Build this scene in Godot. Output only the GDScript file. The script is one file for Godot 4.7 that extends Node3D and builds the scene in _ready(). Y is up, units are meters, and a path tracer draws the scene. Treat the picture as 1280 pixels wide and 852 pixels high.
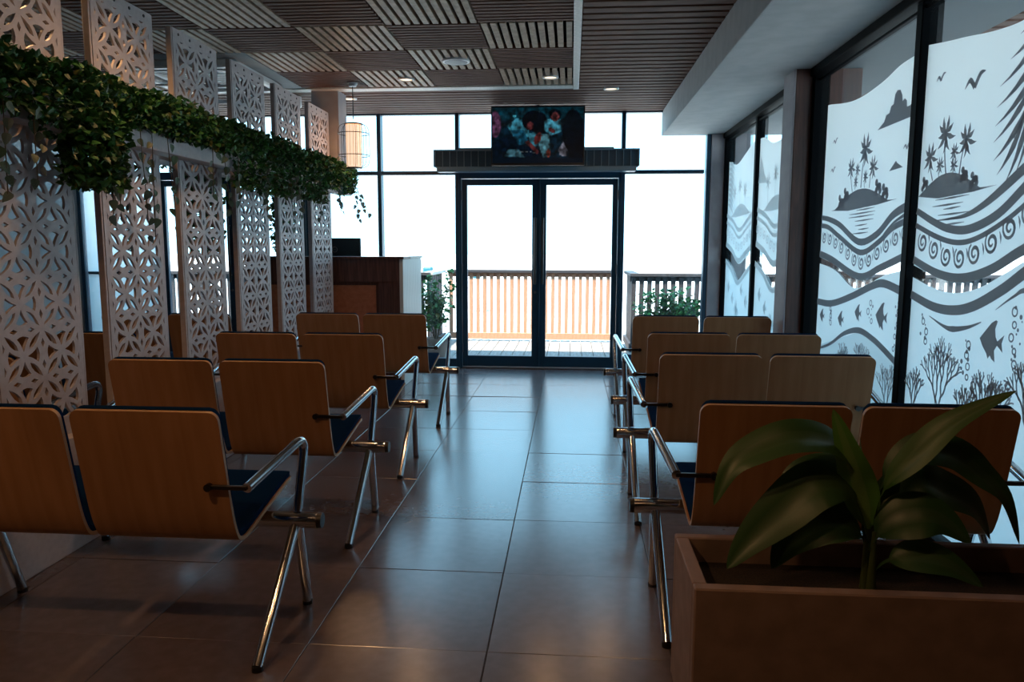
extends Node3D

var M := {}
var rng := RandomNumberGenerator.new()
const TOP := 2.71          # underside of the slatted ceiling
const SOF := 2.47          # underside of the plaster soffit
const GX := 1.60           # glass line on the right
const BZ := -8.10          # glazed end wall


# ---------------------------------------------------------------- helpers
func mb() -> SurfaceTool:
	var st := SurfaceTool.new()
	st.begin(Mesh.PRIMITIVE_TRIANGLES)
	return st

func tri(st: SurfaceTool, a: Vector3, b: Vector3, c: Vector3, na: Vector3, nb: Vector3, nc: Vector3, ua := Vector2.ZERO, ub := Vector2.ZERO, uc := Vector2.ZERO) -> void:
	var g := (c - a).cross(b - a)
	if g.dot(na + nb + nc) < 0.0:
		tri(st, a, c, b, na, nc, nb, ua, uc, ub)
		return
	st.set_normal(na); st.set_uv(ua); st.add_vertex(a)
	st.set_normal(nb); st.set_uv(ub); st.add_vertex(b)
	st.set_normal(nc); st.set_uv(uc); st.add_vertex(c)

func quad(st: SurfaceTool, a: Vector3, b: Vector3, c: Vector3, d: Vector3, out: Vector3) -> void:
	var n := (b - a).cross(d - a)
	if n.length_squared() < 1e-14:
		n = (c - b).cross(d - b)
	n = n.normalized()
	if n.dot(out) < 0.0:
		n = -n
	tri(st, a, b, c, n, n, n, Vector2(0, 0), Vector2(1, 0), Vector2(1, 1))
	tri(st, a, c, d, n, n, n, Vector2(0, 0), Vector2(1, 1), Vector2(0, 1))

# box with chamfered edges; b = chamfer, t = an extra transform
func bx(st: SurfaceTool, c: Vector3, s: Vector3, b := 0.0, t := Transform3D.IDENTITY) -> void:
	var h := s * 0.5
	b = minf(b, minf(h.x, minf(h.y, h.z)) * 0.9)
	for ax in 3:
		var u := (ax + 1) % 3
		var v := (ax + 2) % 3
		for sg in [-1.0, 1.0]:
			var p := []
			for k in [[-1, -1], [1, -1], [1, 1], [-1, 1]]:
				var q := Vector3.ZERO
				q[ax] = sg * h[ax]
				q[u] = k[0] * (h[u] - b)
				q[v] = k[1] * (h[v] - b)
				p.append(t * (c + q))
			var n := Vector3.ZERO
			n[ax] = sg
			quad(st, p[0], p[1], p[2], p[3], t.basis * n)
	if b <= 0.0:
		return
	for ax in 3:
		var u := (ax + 1) % 3
		var v := (ax + 2) % 3
		for su in [-1.0, 1.0]:
			for sv in [-1.0, 1.0]:
				var p := []
				for k in [[-1, 0], [1, 0], [1, 1], [-1, 1]]:
					var q := Vector3.ZERO
					q[ax] = k[0] * (h[ax] - b)
					q[u] = su * (h[u] - (b if k[1] == 0 else 0.0))
					q[v] = sv * (h[v] - (0.0 if k[1] == 0 else b))
					p.append(t * (c + q))
				var n := Vector3.ZERO
				n[u] = su
				n[v] = sv
				quad(st, p[0], p[1], p[2], p[3], t.basis * n)
	for sx in [-1.0, 1.0]:
		for sy in [-1.0, 1.0]:
			for sz in [-1.0, 1.0]:
				var g := Vector3(sx, sy, sz)
				var n := (t.basis * g).normalized()
				var q := g * (h - Vector3(b, b, b))
				tri(st, t * (c + q + Vector3(sx * b, 0, 0)), t * (c + q + Vector3(0, sy * b, 0)), t * (c + q + Vector3(0, 0, sz * b)), n, n, n)

func bx2(st: SurfaceTool, lo: Vector3, hi: Vector3, b := 0.0) -> void:
	bx(st, (lo + hi) * 0.5, (hi - lo).abs(), b)

# Catmull-Rom through the points, m steps per span
func cr(p: Array, m: int) -> Array:
	var o := []
	for i in p.size() - 1:
		var a = p[maxi(i - 1, 0)]
		var b = p[i]
		var c = p[i + 1]
		var d = p[mini(i + 2, p.size() - 1)]
		for k in m:
			var t := float(k) / m
			o.append(0.5 * ((2.0 * b) + (c - a) * t + (2.0 * a - 5.0 * b + 4.0 * c - d) * t * t + (3.0 * b - a - 3.0 * c + d) * t * t * t))
	o.append(p[-1])
	return o

# round corners of a polyline
func rounded(p: Array, r: float, m := 6) -> Array:
	var o := [p[0]]
	for i in range(1, p.size() - 1):
		var a: Vector3 = p[i] + (p[i - 1] - p[i]).normalized() * minf(r, p[i].distance_to(p[i - 1]) * 0.48)
		var c: Vector3 = p[i] + (p[i + 1] - p[i]).normalized() * minf(r, p[i].distance_to(p[i + 1]) * 0.48)
		for k in m + 1:
			var t := float(k) / m
			o.append(a.lerp(p[i], t).lerp(p[i].lerp(c, t), t))
	o.append(p[-1])
	return o

func tube(st: SurfaceTool, p: Array, r: float, seg := 10, r_end := -1.0, caps := true) -> void:
	var rings := []
	var ns := []
	var up := Vector3(0.13, 0.31, 0.94)
	for i in p.size():
		var d: Vector3 = (p[mini(i + 1, p.size() - 1)] - p[maxi(i - 1, 0)]).normalized()
		if i == 0:
			up = (up - d * up.dot(d)).normalized()
			if absf(d.dot(Vector3(0.13, 0.31, 0.94).normalized())) > 0.98:
				up = d.cross(Vector3.RIGHT).normalized()
		else:
			up = (up - d * up.dot(d)).normalized()
		var w := d.cross(up)
		var ring := []
		var nn := []
		var rr := r if r_end < 0.0 else lerpf(r, r_end, float(i) / (p.size() - 1))
		for k in seg:
			var a := TAU * k / seg
			var n := up * cos(a) + w * sin(a)
			nn.append(n)
			ring.append(p[i] + n * rr)
		rings.append(ring)
		ns.append(nn)
	for i in p.size() - 1:
		for k in seg:
			var j := (k + 1) % seg
			tri(st, rings[i][k], rings[i][j], rings[i + 1][j], ns[i][k], ns[i][j], ns[i + 1][j])
			tri(st, rings[i][k], rings[i + 1][j], rings[i + 1][k], ns[i][k], ns[i + 1][j], ns[i + 1][k])
	if caps:
		for e in [0, p.size() - 1]:
			var n: Vector3 = (p[0] - p[1]).normalized() if e == 0 else (p[-1] - p[-2]).normalized()
			for k in range(1, seg - 1):
				tri(st, rings[e][0], rings[e][k], rings[e][k + 1], n, n, n)

# profile of (radius, height) turned about the y axis at c
func lathe(st: SurfaceTool, prof: Array, c: Vector3, seg := 24) -> void:
	for i in prof.size() - 1:
		var d: Vector2 = (prof[i + 1] - prof[i])
		var n2 := Vector2(d.y, -d.x).normalized()
		for k in seg:
			var a := TAU * k / seg
			var b := TAU * (k + 1) / seg
			var da := Vector3(cos(a), 0, sin(a))
			var db := Vector3(cos(b), 0, sin(b))
			var p0: Vector3 = c + da * prof[i].x + Vector3.UP * prof[i].y
			var p1: Vector3 = c + db * prof[i].x + Vector3.UP * prof[i].y
			var p2: Vector3 = c + db * prof[i + 1].x + Vector3.UP * prof[i + 1].y
			var p3: Vector3 = c + da * prof[i + 1].x + Vector3.UP * prof[i + 1].y
			var na := da * n2.x + Vector3.UP * n2.y
			var nb := db * n2.x + Vector3.UP * n2.y
			if prof[i].x > 1e-5:
				tri(st, p0, p1, p2, na, nb, nb)
			if prof[i + 1].x > 1e-5:
				tri(st, p0, p2, p3, na, nb, na)

func obj(called: String, st, mat: Material, parent: Node3D = self) -> MeshInstance3D:
	var o := MeshInstance3D.new()
	o.name = called
	o.mesh = st.commit() if st is SurfaceTool else st
	o.material_override = mat
	if parent == self:
		o.name = numbered(called)
	parent.add_child(o, true)
	return o

func numbered(called: String) -> String:
	if not has_node(NodePath(called)):
		return called
	var n := 1
	while has_node(NodePath("%s_%03d" % [called, n])):
		n += 1
	return "%s_%03d" % [called, n]

func thing(called: String, label: String, category: String, at := Vector3.ZERO, group := "") -> Node3D:
	var o := Node3D.new()
	o.name = numbered(called)
	add_child(o)
	o.position = at
	tag(o, label, category, group)
	return o

func tag(o: Node3D, label: String, category: String, group := "") -> void:
	o.set_meta("label", label)
	o.set_meta("category", category)
	if group != "":
		o.set_meta("group", group)

func struct(called: String, label: String, st = null, mat: Material = null) -> Node3D:
	var o: Node3D
	if st == null:
		o = Node3D.new()
		o.name = numbered(called)
		add_child(o)
	else:
		o = obj(called, st, mat)
	o.set_meta("kind", "structure")
	tag(o, label, "structure")
	return o

func part_node(called: String, parent: Node3D, at := Vector3.ZERO) -> Node3D:
	var o := Node3D.new()
	o.name = called
	parent.add_child(o, true)
	o.position = at
	return o

func boxed(called: String, lo: Vector3, hi: Vector3, mat: Material, parent: Node3D, b := 0.0) -> MeshInstance3D:
	var st := mb()
	bx2(st, lo, hi, b)
	return obj(called, st, mat, parent)

func dup(root: Node3D, at: Vector3, label: String, group := "") -> Node3D:
	var r: Node3D = root.duplicate()
	var base := String(root.name)
	r.name = numbered(base)
	add_child(r)
	r.position = at
	r.set_meta("label", label)
	if group != "":
		r.set_meta("group", group)
	return r


# ---------------------------------------------------------------- materials
func noise_tex(freq: float, ramp: Array, sd: int, size := 256, octaves := 4) -> NoiseTexture2D:
	var n := FastNoiseLite.new()
	n.noise_type = FastNoiseLite.TYPE_SIMPLEX_SMOOTH
	n.frequency = freq
	n.seed = sd
	n.fractal_octaves = octaves
	var t := NoiseTexture2D.new()
	t.width = size
	t.height = size
	t.seamless = true
	t.noise = n
	var g := Gradient.new()
	g.offsets = PackedFloat32Array([0.15, 0.5, 0.85])
	g.colors = PackedColorArray(ramp)
	t.color_ramp = g
	return t

func mat(called: String, c: Color, rough := 0.5, metal := 0.0) -> StandardMaterial3D:
	var m := StandardMaterial3D.new()
	m.resource_name = called
	m.albedo_color = c
	m.roughness = rough
	m.metallic = metal
	M[called] = m
	return m

func textured(called: String, ramp: Array, freq: float, scale: Vector3, rough: float, sd: int, world := false) -> StandardMaterial3D:
	var m := mat(called, Color.WHITE, rough)
	m.albedo_texture = noise_tex(freq, ramp, sd)
	m.uv1_triplanar = true
	m.uv1_world_triplanar = world
	m.uv1_scale = scale
	return m

func rgb(r: int, g: int, b: int) -> Color:
	return Color(r / 255.0, g / 255.0, b / 255.0)

func make_materials() -> void:
	textured("chair_wood", [rgb(148, 108, 76), rgb(156, 115, 82), rgb(164, 122, 88)], 0.012, Vector3(5, 0.5, 5), 0.38, 3)
	textured("ply_edge", [rgb(170, 138, 104), rgb(184, 152, 118), rgb(176, 144, 110)], 0.03, Vector3(6, 30, 6), 0.45, 4)
	textured("navy_cloth", [rgb(6, 30, 60), rgb(7, 35, 69), rgb(9, 40, 77)], 0.12, Vector3(20, 20, 20), 0.85, 5)
	M.navy_cloth.metallic_specular = 0.1
	M.chair_wood.metallic_specular = 0.22
	mat("chrome", rgb(200, 202, 206), 0.13, 1.0)
	mat("dark_steel", rgb(70, 66, 66), 0.3, 0.9)
	mat("black_plastic", rgb(16, 17, 20), 0.45)
	mat("frame_black", rgb(6, 54, 80), 0.38)
	mat("frame_inner", rgb(8, 10, 13), 0.6)
	M.frame_inner.metallic_specular = 0.15
	textured("screen_paint", [rgb(176, 166, 166), rgb(182, 172, 172), rgb(187, 177, 177)], 0.05, Vector3(2, 2, 2), 0.55, 6)
	textured("plaster", [rgb(158, 162, 164), rgb(164, 168, 170), rgb(169, 172, 174)], 0.03, Vector3(0.7, 0.7, 0.7), 0.75, 7, true)
	textured("rear_wall", [rgb(70, 60, 56), rgb(74, 63, 59), rgb(78, 67, 62)], 0.03, Vector3(0.7, 0.7, 0.7), 0.8, 21, true)
	textured("wall_grey", [rgb(150, 146, 150), rgb(156, 152, 156), rgb(161, 158, 162)], 0.03, Vector3(0.7, 0.7, 0.7), 0.7, 8, true)
	textured("pier_wood", [rgb(70, 40, 32), rgb(82, 48, 38), rgb(94, 56, 45)], 0.012, Vector3(9, 0.9, 9), 0.45, 9, true)
	textured("slat_wood", [rgb(146, 120, 98), rgb(162, 135, 111), rgb(176, 150, 124)], 0.014, Vector3(3, 8, 3), 0.5, 10, true)
	textured("slat_wood_red", [rgb(98, 69, 57), rgb(110, 78, 65), rgb(122, 88, 74)], 0.014, Vector3(1.2, 9, 9), 0.48, 11, true)
	M.slat_wood.metallic_specular = 0.25
	M.slat_wood_red.metallic_specular = 0.32
	M.slat_wood_red.roughness = 0.72
	mat("void_black", rgb(10, 9, 10), 0.9)
	M.void_black.metallic_specular = 0.1
	textured("walnut", [rgb(70, 42, 36), rgb(86, 54, 46), rgb(102, 66, 56)], 0.012, Vector3(11, 0.9, 11), 0.42, 12, true)
	textured("desk_inset", [rgb(172, 100, 66), rgb(180, 108, 74), rgb(188, 116, 80)], 0.02, Vector3(3, 3, 3), 0.5, 13)
	textured("pale_laminate", [rgb(206, 206, 200), rgb(216, 216, 210), rgb(224, 224, 218)], 0.014, Vector3(8, 0.9, 8), 0.5, 14, true)
	mat("grey_metal", rgb(92, 96, 104), 0.45, 0.3)
	mat("navy_plastic", rgb(10, 40, 56), 0.5)
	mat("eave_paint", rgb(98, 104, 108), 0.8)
	mat("unit_grey", rgb(34, 70, 88), 0.5)
	mat("unit_trim", rgb(110, 138, 154), 0.45)
	mat("white_plastic", rgb(214, 216, 218), 0.45)
	var g := mat("glass", Color(0.86, 0.95, 0.98, 0.04), 0.03)
	g.transparency = BaseMaterial3D.TRANSPARENCY_ALPHA
	var f := mat("frosted_film", rgb(186, 230, 237), 0.6)
	f.backlight_enabled = true
	f.backlight = Color(1, 1, 1)
	f = mat("tinted_film", rgb(112, 190, 212), 0.6)
	f.backlight_enabled = true
	f.backlight = Color(0.9, 0.9, 0.9)
	f = mat("grey_print", rgb(122, 138, 156), 0.8)
	f.backlight_enabled = true
	f.backlight = Color(0.45, 0.45, 0.45)
	f = mat("pale_print", rgb(186, 206, 214), 0.7)
	f.backlight_enabled = true
	f.backlight = Color(0.8, 0.8, 0.8)
	textured("concrete", [rgb(126, 104, 92), rgb(134, 111, 99), rgb(142, 118, 106)], 0.02, Vector3(1.6, 1.6, 1.6), 0.7, 15, true)
	textured("soil", [rgb(20, 14, 11), rgb(38, 27, 20), rgb(54, 40, 30)], 0.08, Vector3(6, 6, 6), 0.95, 16, true)
	var lf := mat("leaf_broad", Color.WHITE, 0.42)
	lf.vertex_color_use_as_albedo = true
	lf.backlight_enabled = true
	lf.backlight = Color(0.25, 0.3, 0.2)
	lf = mat("leaf_small", Color.WHITE, 0.5)
	lf.vertex_color_use_as_albedo = true
	lf.backlight_enabled = true
	lf.backlight = Color(0.4, 0.4, 0.4)
	lf = mat("vine_leaf", rgb(30, 66, 34), 0.5)
	lf.backlight_enabled = true
	lf.backlight = Color(0.35, 0.35, 0.35)
	mat("stem", rgb(70, 60, 38), 0.7)
	mat("plant_stalk", rgb(60, 74, 36), 0.5)
	var sh := mat("lamp_shade", rgb(236, 214, 196), 0.8)
	sh.emission_enabled = true
	sh.emission = rgb(255, 216, 182)
	sh.emission_energy_multiplier = 1.05
	var em := mat("lamp_glow", rgb(255, 240, 220), 0.5)
	em.emission_enabled = true
	em.emission = rgb(255, 226, 190)
	em.emission_energy_multiplier = 1.6
	textured("deck_wood", [rgb(120, 118, 116), rgb(134, 132, 130), rgb(148, 146, 144)], 0.014, Vector3(9, 3, 0.9), 0.6, 17, true)
	textured("fence_wood", [rgb(158, 122, 98), rgb(167, 130, 106), rgb(175, 138, 113)], 0.014, Vector3(9, 0.9, 9), 0.6, 18)
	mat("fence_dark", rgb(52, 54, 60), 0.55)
	textured("sea", [rgb(196, 204, 206), rgb(206, 212, 214), rgb(214, 220, 222)], 0.02, Vector3(0.05, 0.05, 0.05), 0.6, 19, true)
	mat("boat_teal", rgb(20, 92, 104), 0.5)
	mat("grout", rgb(58, 54, 54), 0.9)
	for i in 4:
		var k := 4 * (i - 1)
		var t := textured("floor_tile_%d" % i, [rgb(94 + k, 84 + k, 86 + k), rgb(98 + k, 88 + k, 90 + k), rgb(102 + k, 92 + k, 94 + k)], 0.035, Vector3(1.6, 1.6, 1.6), 0.25, 30 + i, true)
		t.metallic_specular = 0.64
		t.roughness = 0.235
		t.clearcoat_enabled = true
		t.clearcoat = 0.3
		t.clearcoat_roughness = 0.2


# ---------------------------------------------------------------- camera, sky, sun, exposure
func make_view() -> void:
	var cam := Camera3D.new()
	cam.name = "camera"
	cam.fov = rad_to_deg(2.0 * atan(426.0 / 937.43))
	cam.position = Vector3(0, 1.31617, 0)
	cam.rotation = Vector3(-0.12484, 0.078105, 0.002392)
	cam.near = 0.05
	cam.far = 900
	add_child(cam)
	cam.current = true
	var sky := Sky.new()
	var sm := ProceduralSkyMaterial.new()
	sm.sky_top_color = Color(0.56, 0.84, 1.0)
	sm.sky_horizon_color = Color(0.71, 0.91, 1.0)
	sm.ground_bottom_color = Color(0.6, 0.78, 0.86)
	sm.ground_horizon_color = Color(0.71, 0.91, 1.0)
	sm.sky_curve = 0.2
	sm.energy_multiplier = 3.5
	sky.sky_material = sm
	var env := Environment.new()
	env.background_mode = Environment.BG_SKY
	env.sky = sky
	env.ambient_light_source = Environment.AMBIENT_SOURCE_SKY
	env.tonemap_mode = Environment.TONE_MAPPER_LINEAR
	env.tonemap_exposure = 1.0
	env.sdfgi_enabled = true
	env.ssao_enabled = true
	env.ssil_enabled = true
	var we := WorldEnvironment.new()
	we.name = "world_environment"
	we.environment = env
	add_child(we)
	var sun := DirectionalLight3D.new()
	sun.name = "sun"
	sun.light_color = Color(1.0, 0.95, 0.88)
	sun.light_energy = 6.0
	sun.light_angular_distance = 0.6
	sun.sky_mode = DirectionalLight3D.SKY_MODE_LIGHT_ONLY
	sun.shadow_enabled = true
	add_child(sun)
	sun.look_at_from_position(Vector3.ZERO, Vector3(0.16, -1.0, -0.42), Vector3.FORWARD)


# ---------------------------------------------------------------- shell of the room
func make_shell() -> void:
	# floor: slab, then tiles with their own edges
	var fl := struct("floor", "grey-brown square floor tiles reflecting the glass doors")
	boxed("slab", Vector3(-5.6, -0.2, -8.2), Vector3(1.75, -0.006, 2.7), M.grout, fl)
	var tm := []
	for v in 3:
		var st := mb()
		bx(st, Vector3(0, -0.006, 0), Vector3(0.597, 0.012, 0.597), 0.0015)
		tm.append(st.commit())
	for c in range(-9, 4):
		for r in range(0, 16):
			var x0 := -0.26 + 0.6 * c
			var z0 := 0.702 - 0.6 * r
			var lo := maxf(x0, -5.5)
			var hi := minf(x0 + 0.6, 1.66)
			var zn := maxf(z0 - 0.6, -8.14)
			if hi - lo < 0.05 or z0 - zn < 0.05:
				continue
			var m = tm[(c + 2 * r + 30) % 3]
			if hi - lo < 0.59 or z0 - zn < 0.59:
				var st := mb()
				bx(st, Vector3(0, -0.006, 0), Vector3(hi - lo - 0.003, 0.012, z0 - zn - 0.003), 0.0015)
				m = st.commit()
			var t := obj("tile", m, M["floor_tile_%d" % rng.randi_range(0, 3)], fl)
			t.position = Vector3((lo + hi) * 0.5, 0.0, (z0 + zn) * 0.5)
			t.rotation = Vector3(rng.randf_range(-0.006, 0.006), 0, rng.randf_range(-0.003, 0.003))
	boxed("screed", Vector3(-5.5, -0.006, 0.71), Vector3(1.6, 0.0, 2.6), M.floor_tile_0, fl)

	# ceiling
	var ce := struct("ceiling", "slatted timber ceiling laid in a chequer of slat tiles")
	boxed("ceiling_slab", Vector3(-5.7, TOP + 0.06, -8.25), Vector3(4.6, TOP + 0.4, 2.8), M.void_black, ce)
	var sa := mb()
	bx(sa, Vector3.ZERO, Vector3(0.038, 0.04, 0.598), 0.002)
	var along := sa.commit()
	sa = mb()
	bx(sa, Vector3.ZERO, Vector3(0.598, 0.04, 0.039), 0.002)
	var across := sa.commit()
	for c in 8:
		for r in 4:
			var cx := -0.3 - 0.6 * c
			var cz := -6.425 + 0.61 * r
			if (c == 4 or c == 5) and r < 2:
				continue
			var tl := part_node("slat_tile", ce, Vector3(cx, TOP + 0.02, cz))
			for k in 10:
				var off := -0.27 + 0.06 * k
				var sl := obj("slat", along if (c + r) % 2 == 0 else across, M.slat_wood if (c + r) % 2 == 0 else M.slat_wood_red, tl)
				sl.position = Vector3(off, 0, 0) if (c + r) % 2 == 0 else Vector3(0, 0, off)
	var more := mb()
	for c in 8:
		for r in range(4, 9):
			for k in 10:
				var off := -0.27 + 0.06 * k
				var cc := Vector3(-0.3 - 0.6 * c, TOP + 0.02, -6.425 + 0.61 * r)
				if (c + r) % 2 == 0:
					bx(more, cc + Vector3(off, 0, 0), Vector3(0.038, 0.04, 0.598))
				else:
					bx(more, cc + Vector3(0, 0, off), Vector3(0.598, 0.04, 0.039))
	var ms := obj("slat_tile", more, M.slat_wood, ce)
	ms.set_meta("kind", "stuff")
	boxed("ceiling_board", Vector3(-5.5, TOP + 0.002, -0.9), Vector3(0.93, TOP + 0.06, 2.7), M.slat_wood_red, ce)
	boxed("plaster_square", Vector3(-3.6, TOP, -6.73), Vector3(-2.4, TOP + 0.06, -5.51), M.plaster, ce)
	# pale edge trim round the chequer
	boxed("edge_trim", Vector3(-0.002, TOP - 0.012, -6.88), Vector3(0.048, TOP + 0.06, -0.9), M.pale_laminate, ce, 0.003)
	boxed("edge_trim", Vector3(-5.5, TOP - 0.006, -6.88), Vector3(-0.002, TOP + 0.06, -6.75), M.pale_laminate, ce, 0.003)
	# long reddish slats on the right and along the glazing
	var c2 := struct("ceiling", "long reddish ceiling slats running across to the soffit")
	var long1 := mb()
	bx(long1, Vector3.ZERO, Vector3(0.873, 0.045, 0.088), 0.003)
	var lm := long1.commit()
	var long2 := mb()
	bx(long2, Vector3.ZERO, Vector3(6.42, 0.045, 0.088), 0.003)
	var lm2 := long2.commit()
	for k in 64:
		var z := -8.0 + 0.118 * k
		if z > -0.9:
			break
		var wide := z < -6.9
		var s := obj("slat", lm2 if wide else lm, M.slat_wood_red, c2)
		s.position = Vector3(-2.285 if wide else 0.4885, TOP + 0.0225, z)

	# plaster soffit along the right-hand glazing
	var so := mb()
	bx2(so, Vector3(0.925, SOF, -8.14), Vector3(1.70, TOP + 0.1, 2.7), 0.004)
	struct("soffit", "white plaster soffit dropping below the slatted ceiling along the etched glass", so, M.plaster)

	# walls that close the room behind and to the left
	var w := mb()
	bx2(w, Vector3(-5.75, -0.2, -8.3), Vector3(-5.5, TOP + 0.1, 2.8))
	struct("wall_left", "pale grey wall far behind the lattice screens", w, M.plaster)
	w = mb()
	bx2(w, Vector3(-5.75, -0.2, 2.6), Vector3(1.9, TOP + 0.1, 2.85))
	struct("wall_rear", "plain wall at the rear end of the waiting room", w, M.rear_wall)
	w = mb()
	bx2(w, Vector3(1.50, -0.2, -2.1), Vector3(1.75, SOF + 0.05, 2.7))
	struct("wall_right", "solid wall beside the rear end of the waiting room", w, M.rear_wall)
	# piers on the glass line
	var n := 0
	for z in [[-5.45, -5.2], [-2.34, -2.1]]:
		var pr := struct("column", ["brown timber-faced pier between the two etched window bays", "brown timber-faced pier beside the nearest etched pane"][n])
		boxed("wood_face", Vector3(1.452, 0, z[0] + 0.004), Vector3(1.87, SOF + 0.002, z[1]), M.pier_wood, pr, 0.003)
		boxed("painted_side", Vector3(1.44, 0, z[0]), Vector3(1.453, SOF, z[1] - 0.004), M.wall_grey, pr, 0.002)
		n += 1
	var cc := struct("column", "grey painted corner column where the end glazing meets the etched windows")
	boxed("shaft", Vector3(1.425, 0, -8.18), Vector3(1.84, SOF + 0.002, -8.02), M.wall_grey, cc, 0.004)
	# dropped post over the screens
	var dp := struct("column", "grey square ceiling post standing on the planter beam behind the last screen")
	boxed("shaft", Vector3(-2.36, 1.93, -7.07), Vector3(-2.11, TOP + 0.02, -6.83), M.wall_grey, dp, 0.004)


# frame bar helper: box from lo to hi as a part
func bar(parent: Node3D, called: String, x0: float, x1: float, y0: float, y1: float, z0: float, z1: float, m: Material) -> void:
	boxed(called, Vector3(x0, y0, z0), Vector3(x1, y1, z1), m, parent, 0.004)

func pane(parent: Node3D, lo: Vector3, hi: Vector3) -> MeshInstance3D:
	# one sheet of glass as a thin quad
	var st := mb()
	if absf(hi.z - lo.z) < 0.02:
		quad(st, Vector3(lo.x, lo.y, lo.z), Vector3(hi.x, lo.y, lo.z), Vector3(hi.x, hi.y, lo.z), Vector3(lo.x, hi.y, lo.z), Vector3(0, 0, 1))
	else:
		quad(st, Vector3(lo.x, lo.y, lo.z), Vector3(lo.x, lo.y, hi.z), Vector3(lo.x, hi.y, hi.z), Vector3(lo.x, hi.y, lo.z), Vector3(-1, 0, 0))
	return obj("pane", st, M.glass, parent)

func glazed_bay(x0: float, x1: float, label: String, low := false) -> Node3D:
	var w := struct("window_%d" % (1 + get_meta("wins", 0)), label)
	set_meta("wins", get_meta("wins", 0) + 1)
	var f: Material = M.frame_black
	bar(w, "head", x0 + 0.021, x1 - 0.021, 2.697, TOP + 0.05, BZ - 0.04, BZ + 0.04, f)
	bar(w, "transom", x0 + 0.021, x1 - 0.021, 2.075, 2.115, BZ - 0.04, BZ + 0.04, f)
	bar(w, "sill", x0 + 0.021, x1 - 0.021, 0.0, 0.10, BZ - 0.04, BZ + 0.04, f)
	pane(w, Vector3(x0 + 0.02, 0.1, BZ), Vector3(x1 - 0.02, 2.075, BZ))
	pane(w, Vector3(x0 + 0.02, 2.115, BZ), Vector3(x1 - 0.02, 2.70, BZ))
	return w

func double_door(x0: float, x1: float, idx: int, label: String) -> void:
	var d := struct("door_%d" % idx, label)
	var f: Material = M.frame_black
	var zc := BZ
	bar(d, "jamb", x0 + 0.021, x0 + 0.045, 0, 2.075, zc - 0.05, zc + 0.05, f)
	bar(d, "jamb", x1 - 0.045, x1 - 0.021, 0, 2.075, zc - 0.05, zc + 0.05, f)
	bar(d, "head", x0 + 0.021, x1 - 0.021, 2.035, 2.115, zc - 0.05, zc + 0.05, f)
	bar(d, "threshold", x0 + 0.045, x1 - 0.045, 0.0, 0.014, zc - 0.05, zc + 0.06, M.grey_metal)
	var mid := (x0 + x1) * 0.5
	pane(d, Vector3(x0 + 0.02, 2.115, BZ), Vector3(x1 - 0.02, 2.70, BZ))
	bar(d, "transom_head", x0 + 0.021, x1 - 0.021, 2.697, TOP + 0.05, BZ - 0.04, BZ + 0.04, f)
	for s in [-1.0, 1.0]:
		var a: float = x0 + 0.048 if s < 0 else mid + 0.003
		var b: float = mid - 0.003 if s < 0 else x1 - 0.048
		var lf := part_node("door_leaf", d)
		bar(lf, "stile", a, a + (0.055 if s < 0 else 0.072), 0.018, 2.03, zc - 0.025, zc + 0.025, f)
		bar(lf, "stile", b - (0.072 if s < 0 else 0.055), b, 0.018, 2.03, zc - 0.025, zc + 0.025, f)
		bar(lf, "rail", a + 0.05, b - 0.05, 1.965, 2.029, zc - 0.024, zc + 0.024, f)
		bar(lf, "rail", a + 0.05, b - 0.05, 0.019, 0.135, zc - 0.024, zc + 0.024, f)
		pane(lf, Vector3(a + 0.05, 0.13, zc), Vector3(b - 0.05, 1.97, zc))
		var st := mb()
		var hx: float = mid - 0.040 if s < 0 else mid + 0.040
		tube(st, [Vector3(hx, 0.92, zc + 0.07), Vector3(hx, 1.62, zc + 0.07)], 0.013, 12)
		for y in [1.0, 1.54]:
			tube(st, [Vector3(hx, y, zc + 0.02), Vector3(hx, y, zc + 0.07)], 0.008, 8)
		obj("pull_handle", st, M.dark_steel, lf)
		if s < 0:
			bar(lf, "meeting_strip", mid - 0.012, mid + 0.012, 0.02, 2.03, zc + 0.026, zc + 0.034, f)
		for y in [0.22, 1.08, 1.86]:
			var hg := mb()
			var px: float = x0 + 0.046 if s < 0 else x1 - 0.046
			tube(hg, [Vector3(px, y - 0.05, zc + 0.034), Vector3(px, y + 0.05, zc + 0.034)], 0.011, 10)
			obj("hinge", hg, M.grey_metal, lf)
		if s < 0:
			var lk := mb()
			tube(lk, [Vector3(mid - 0.04, 0.83, zc + 0.02), Vector3(mid - 0.04, 0.83, zc + 0.034)], 0.014, 14)
			obj("lock", lk, M.grey_metal, lf)

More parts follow.
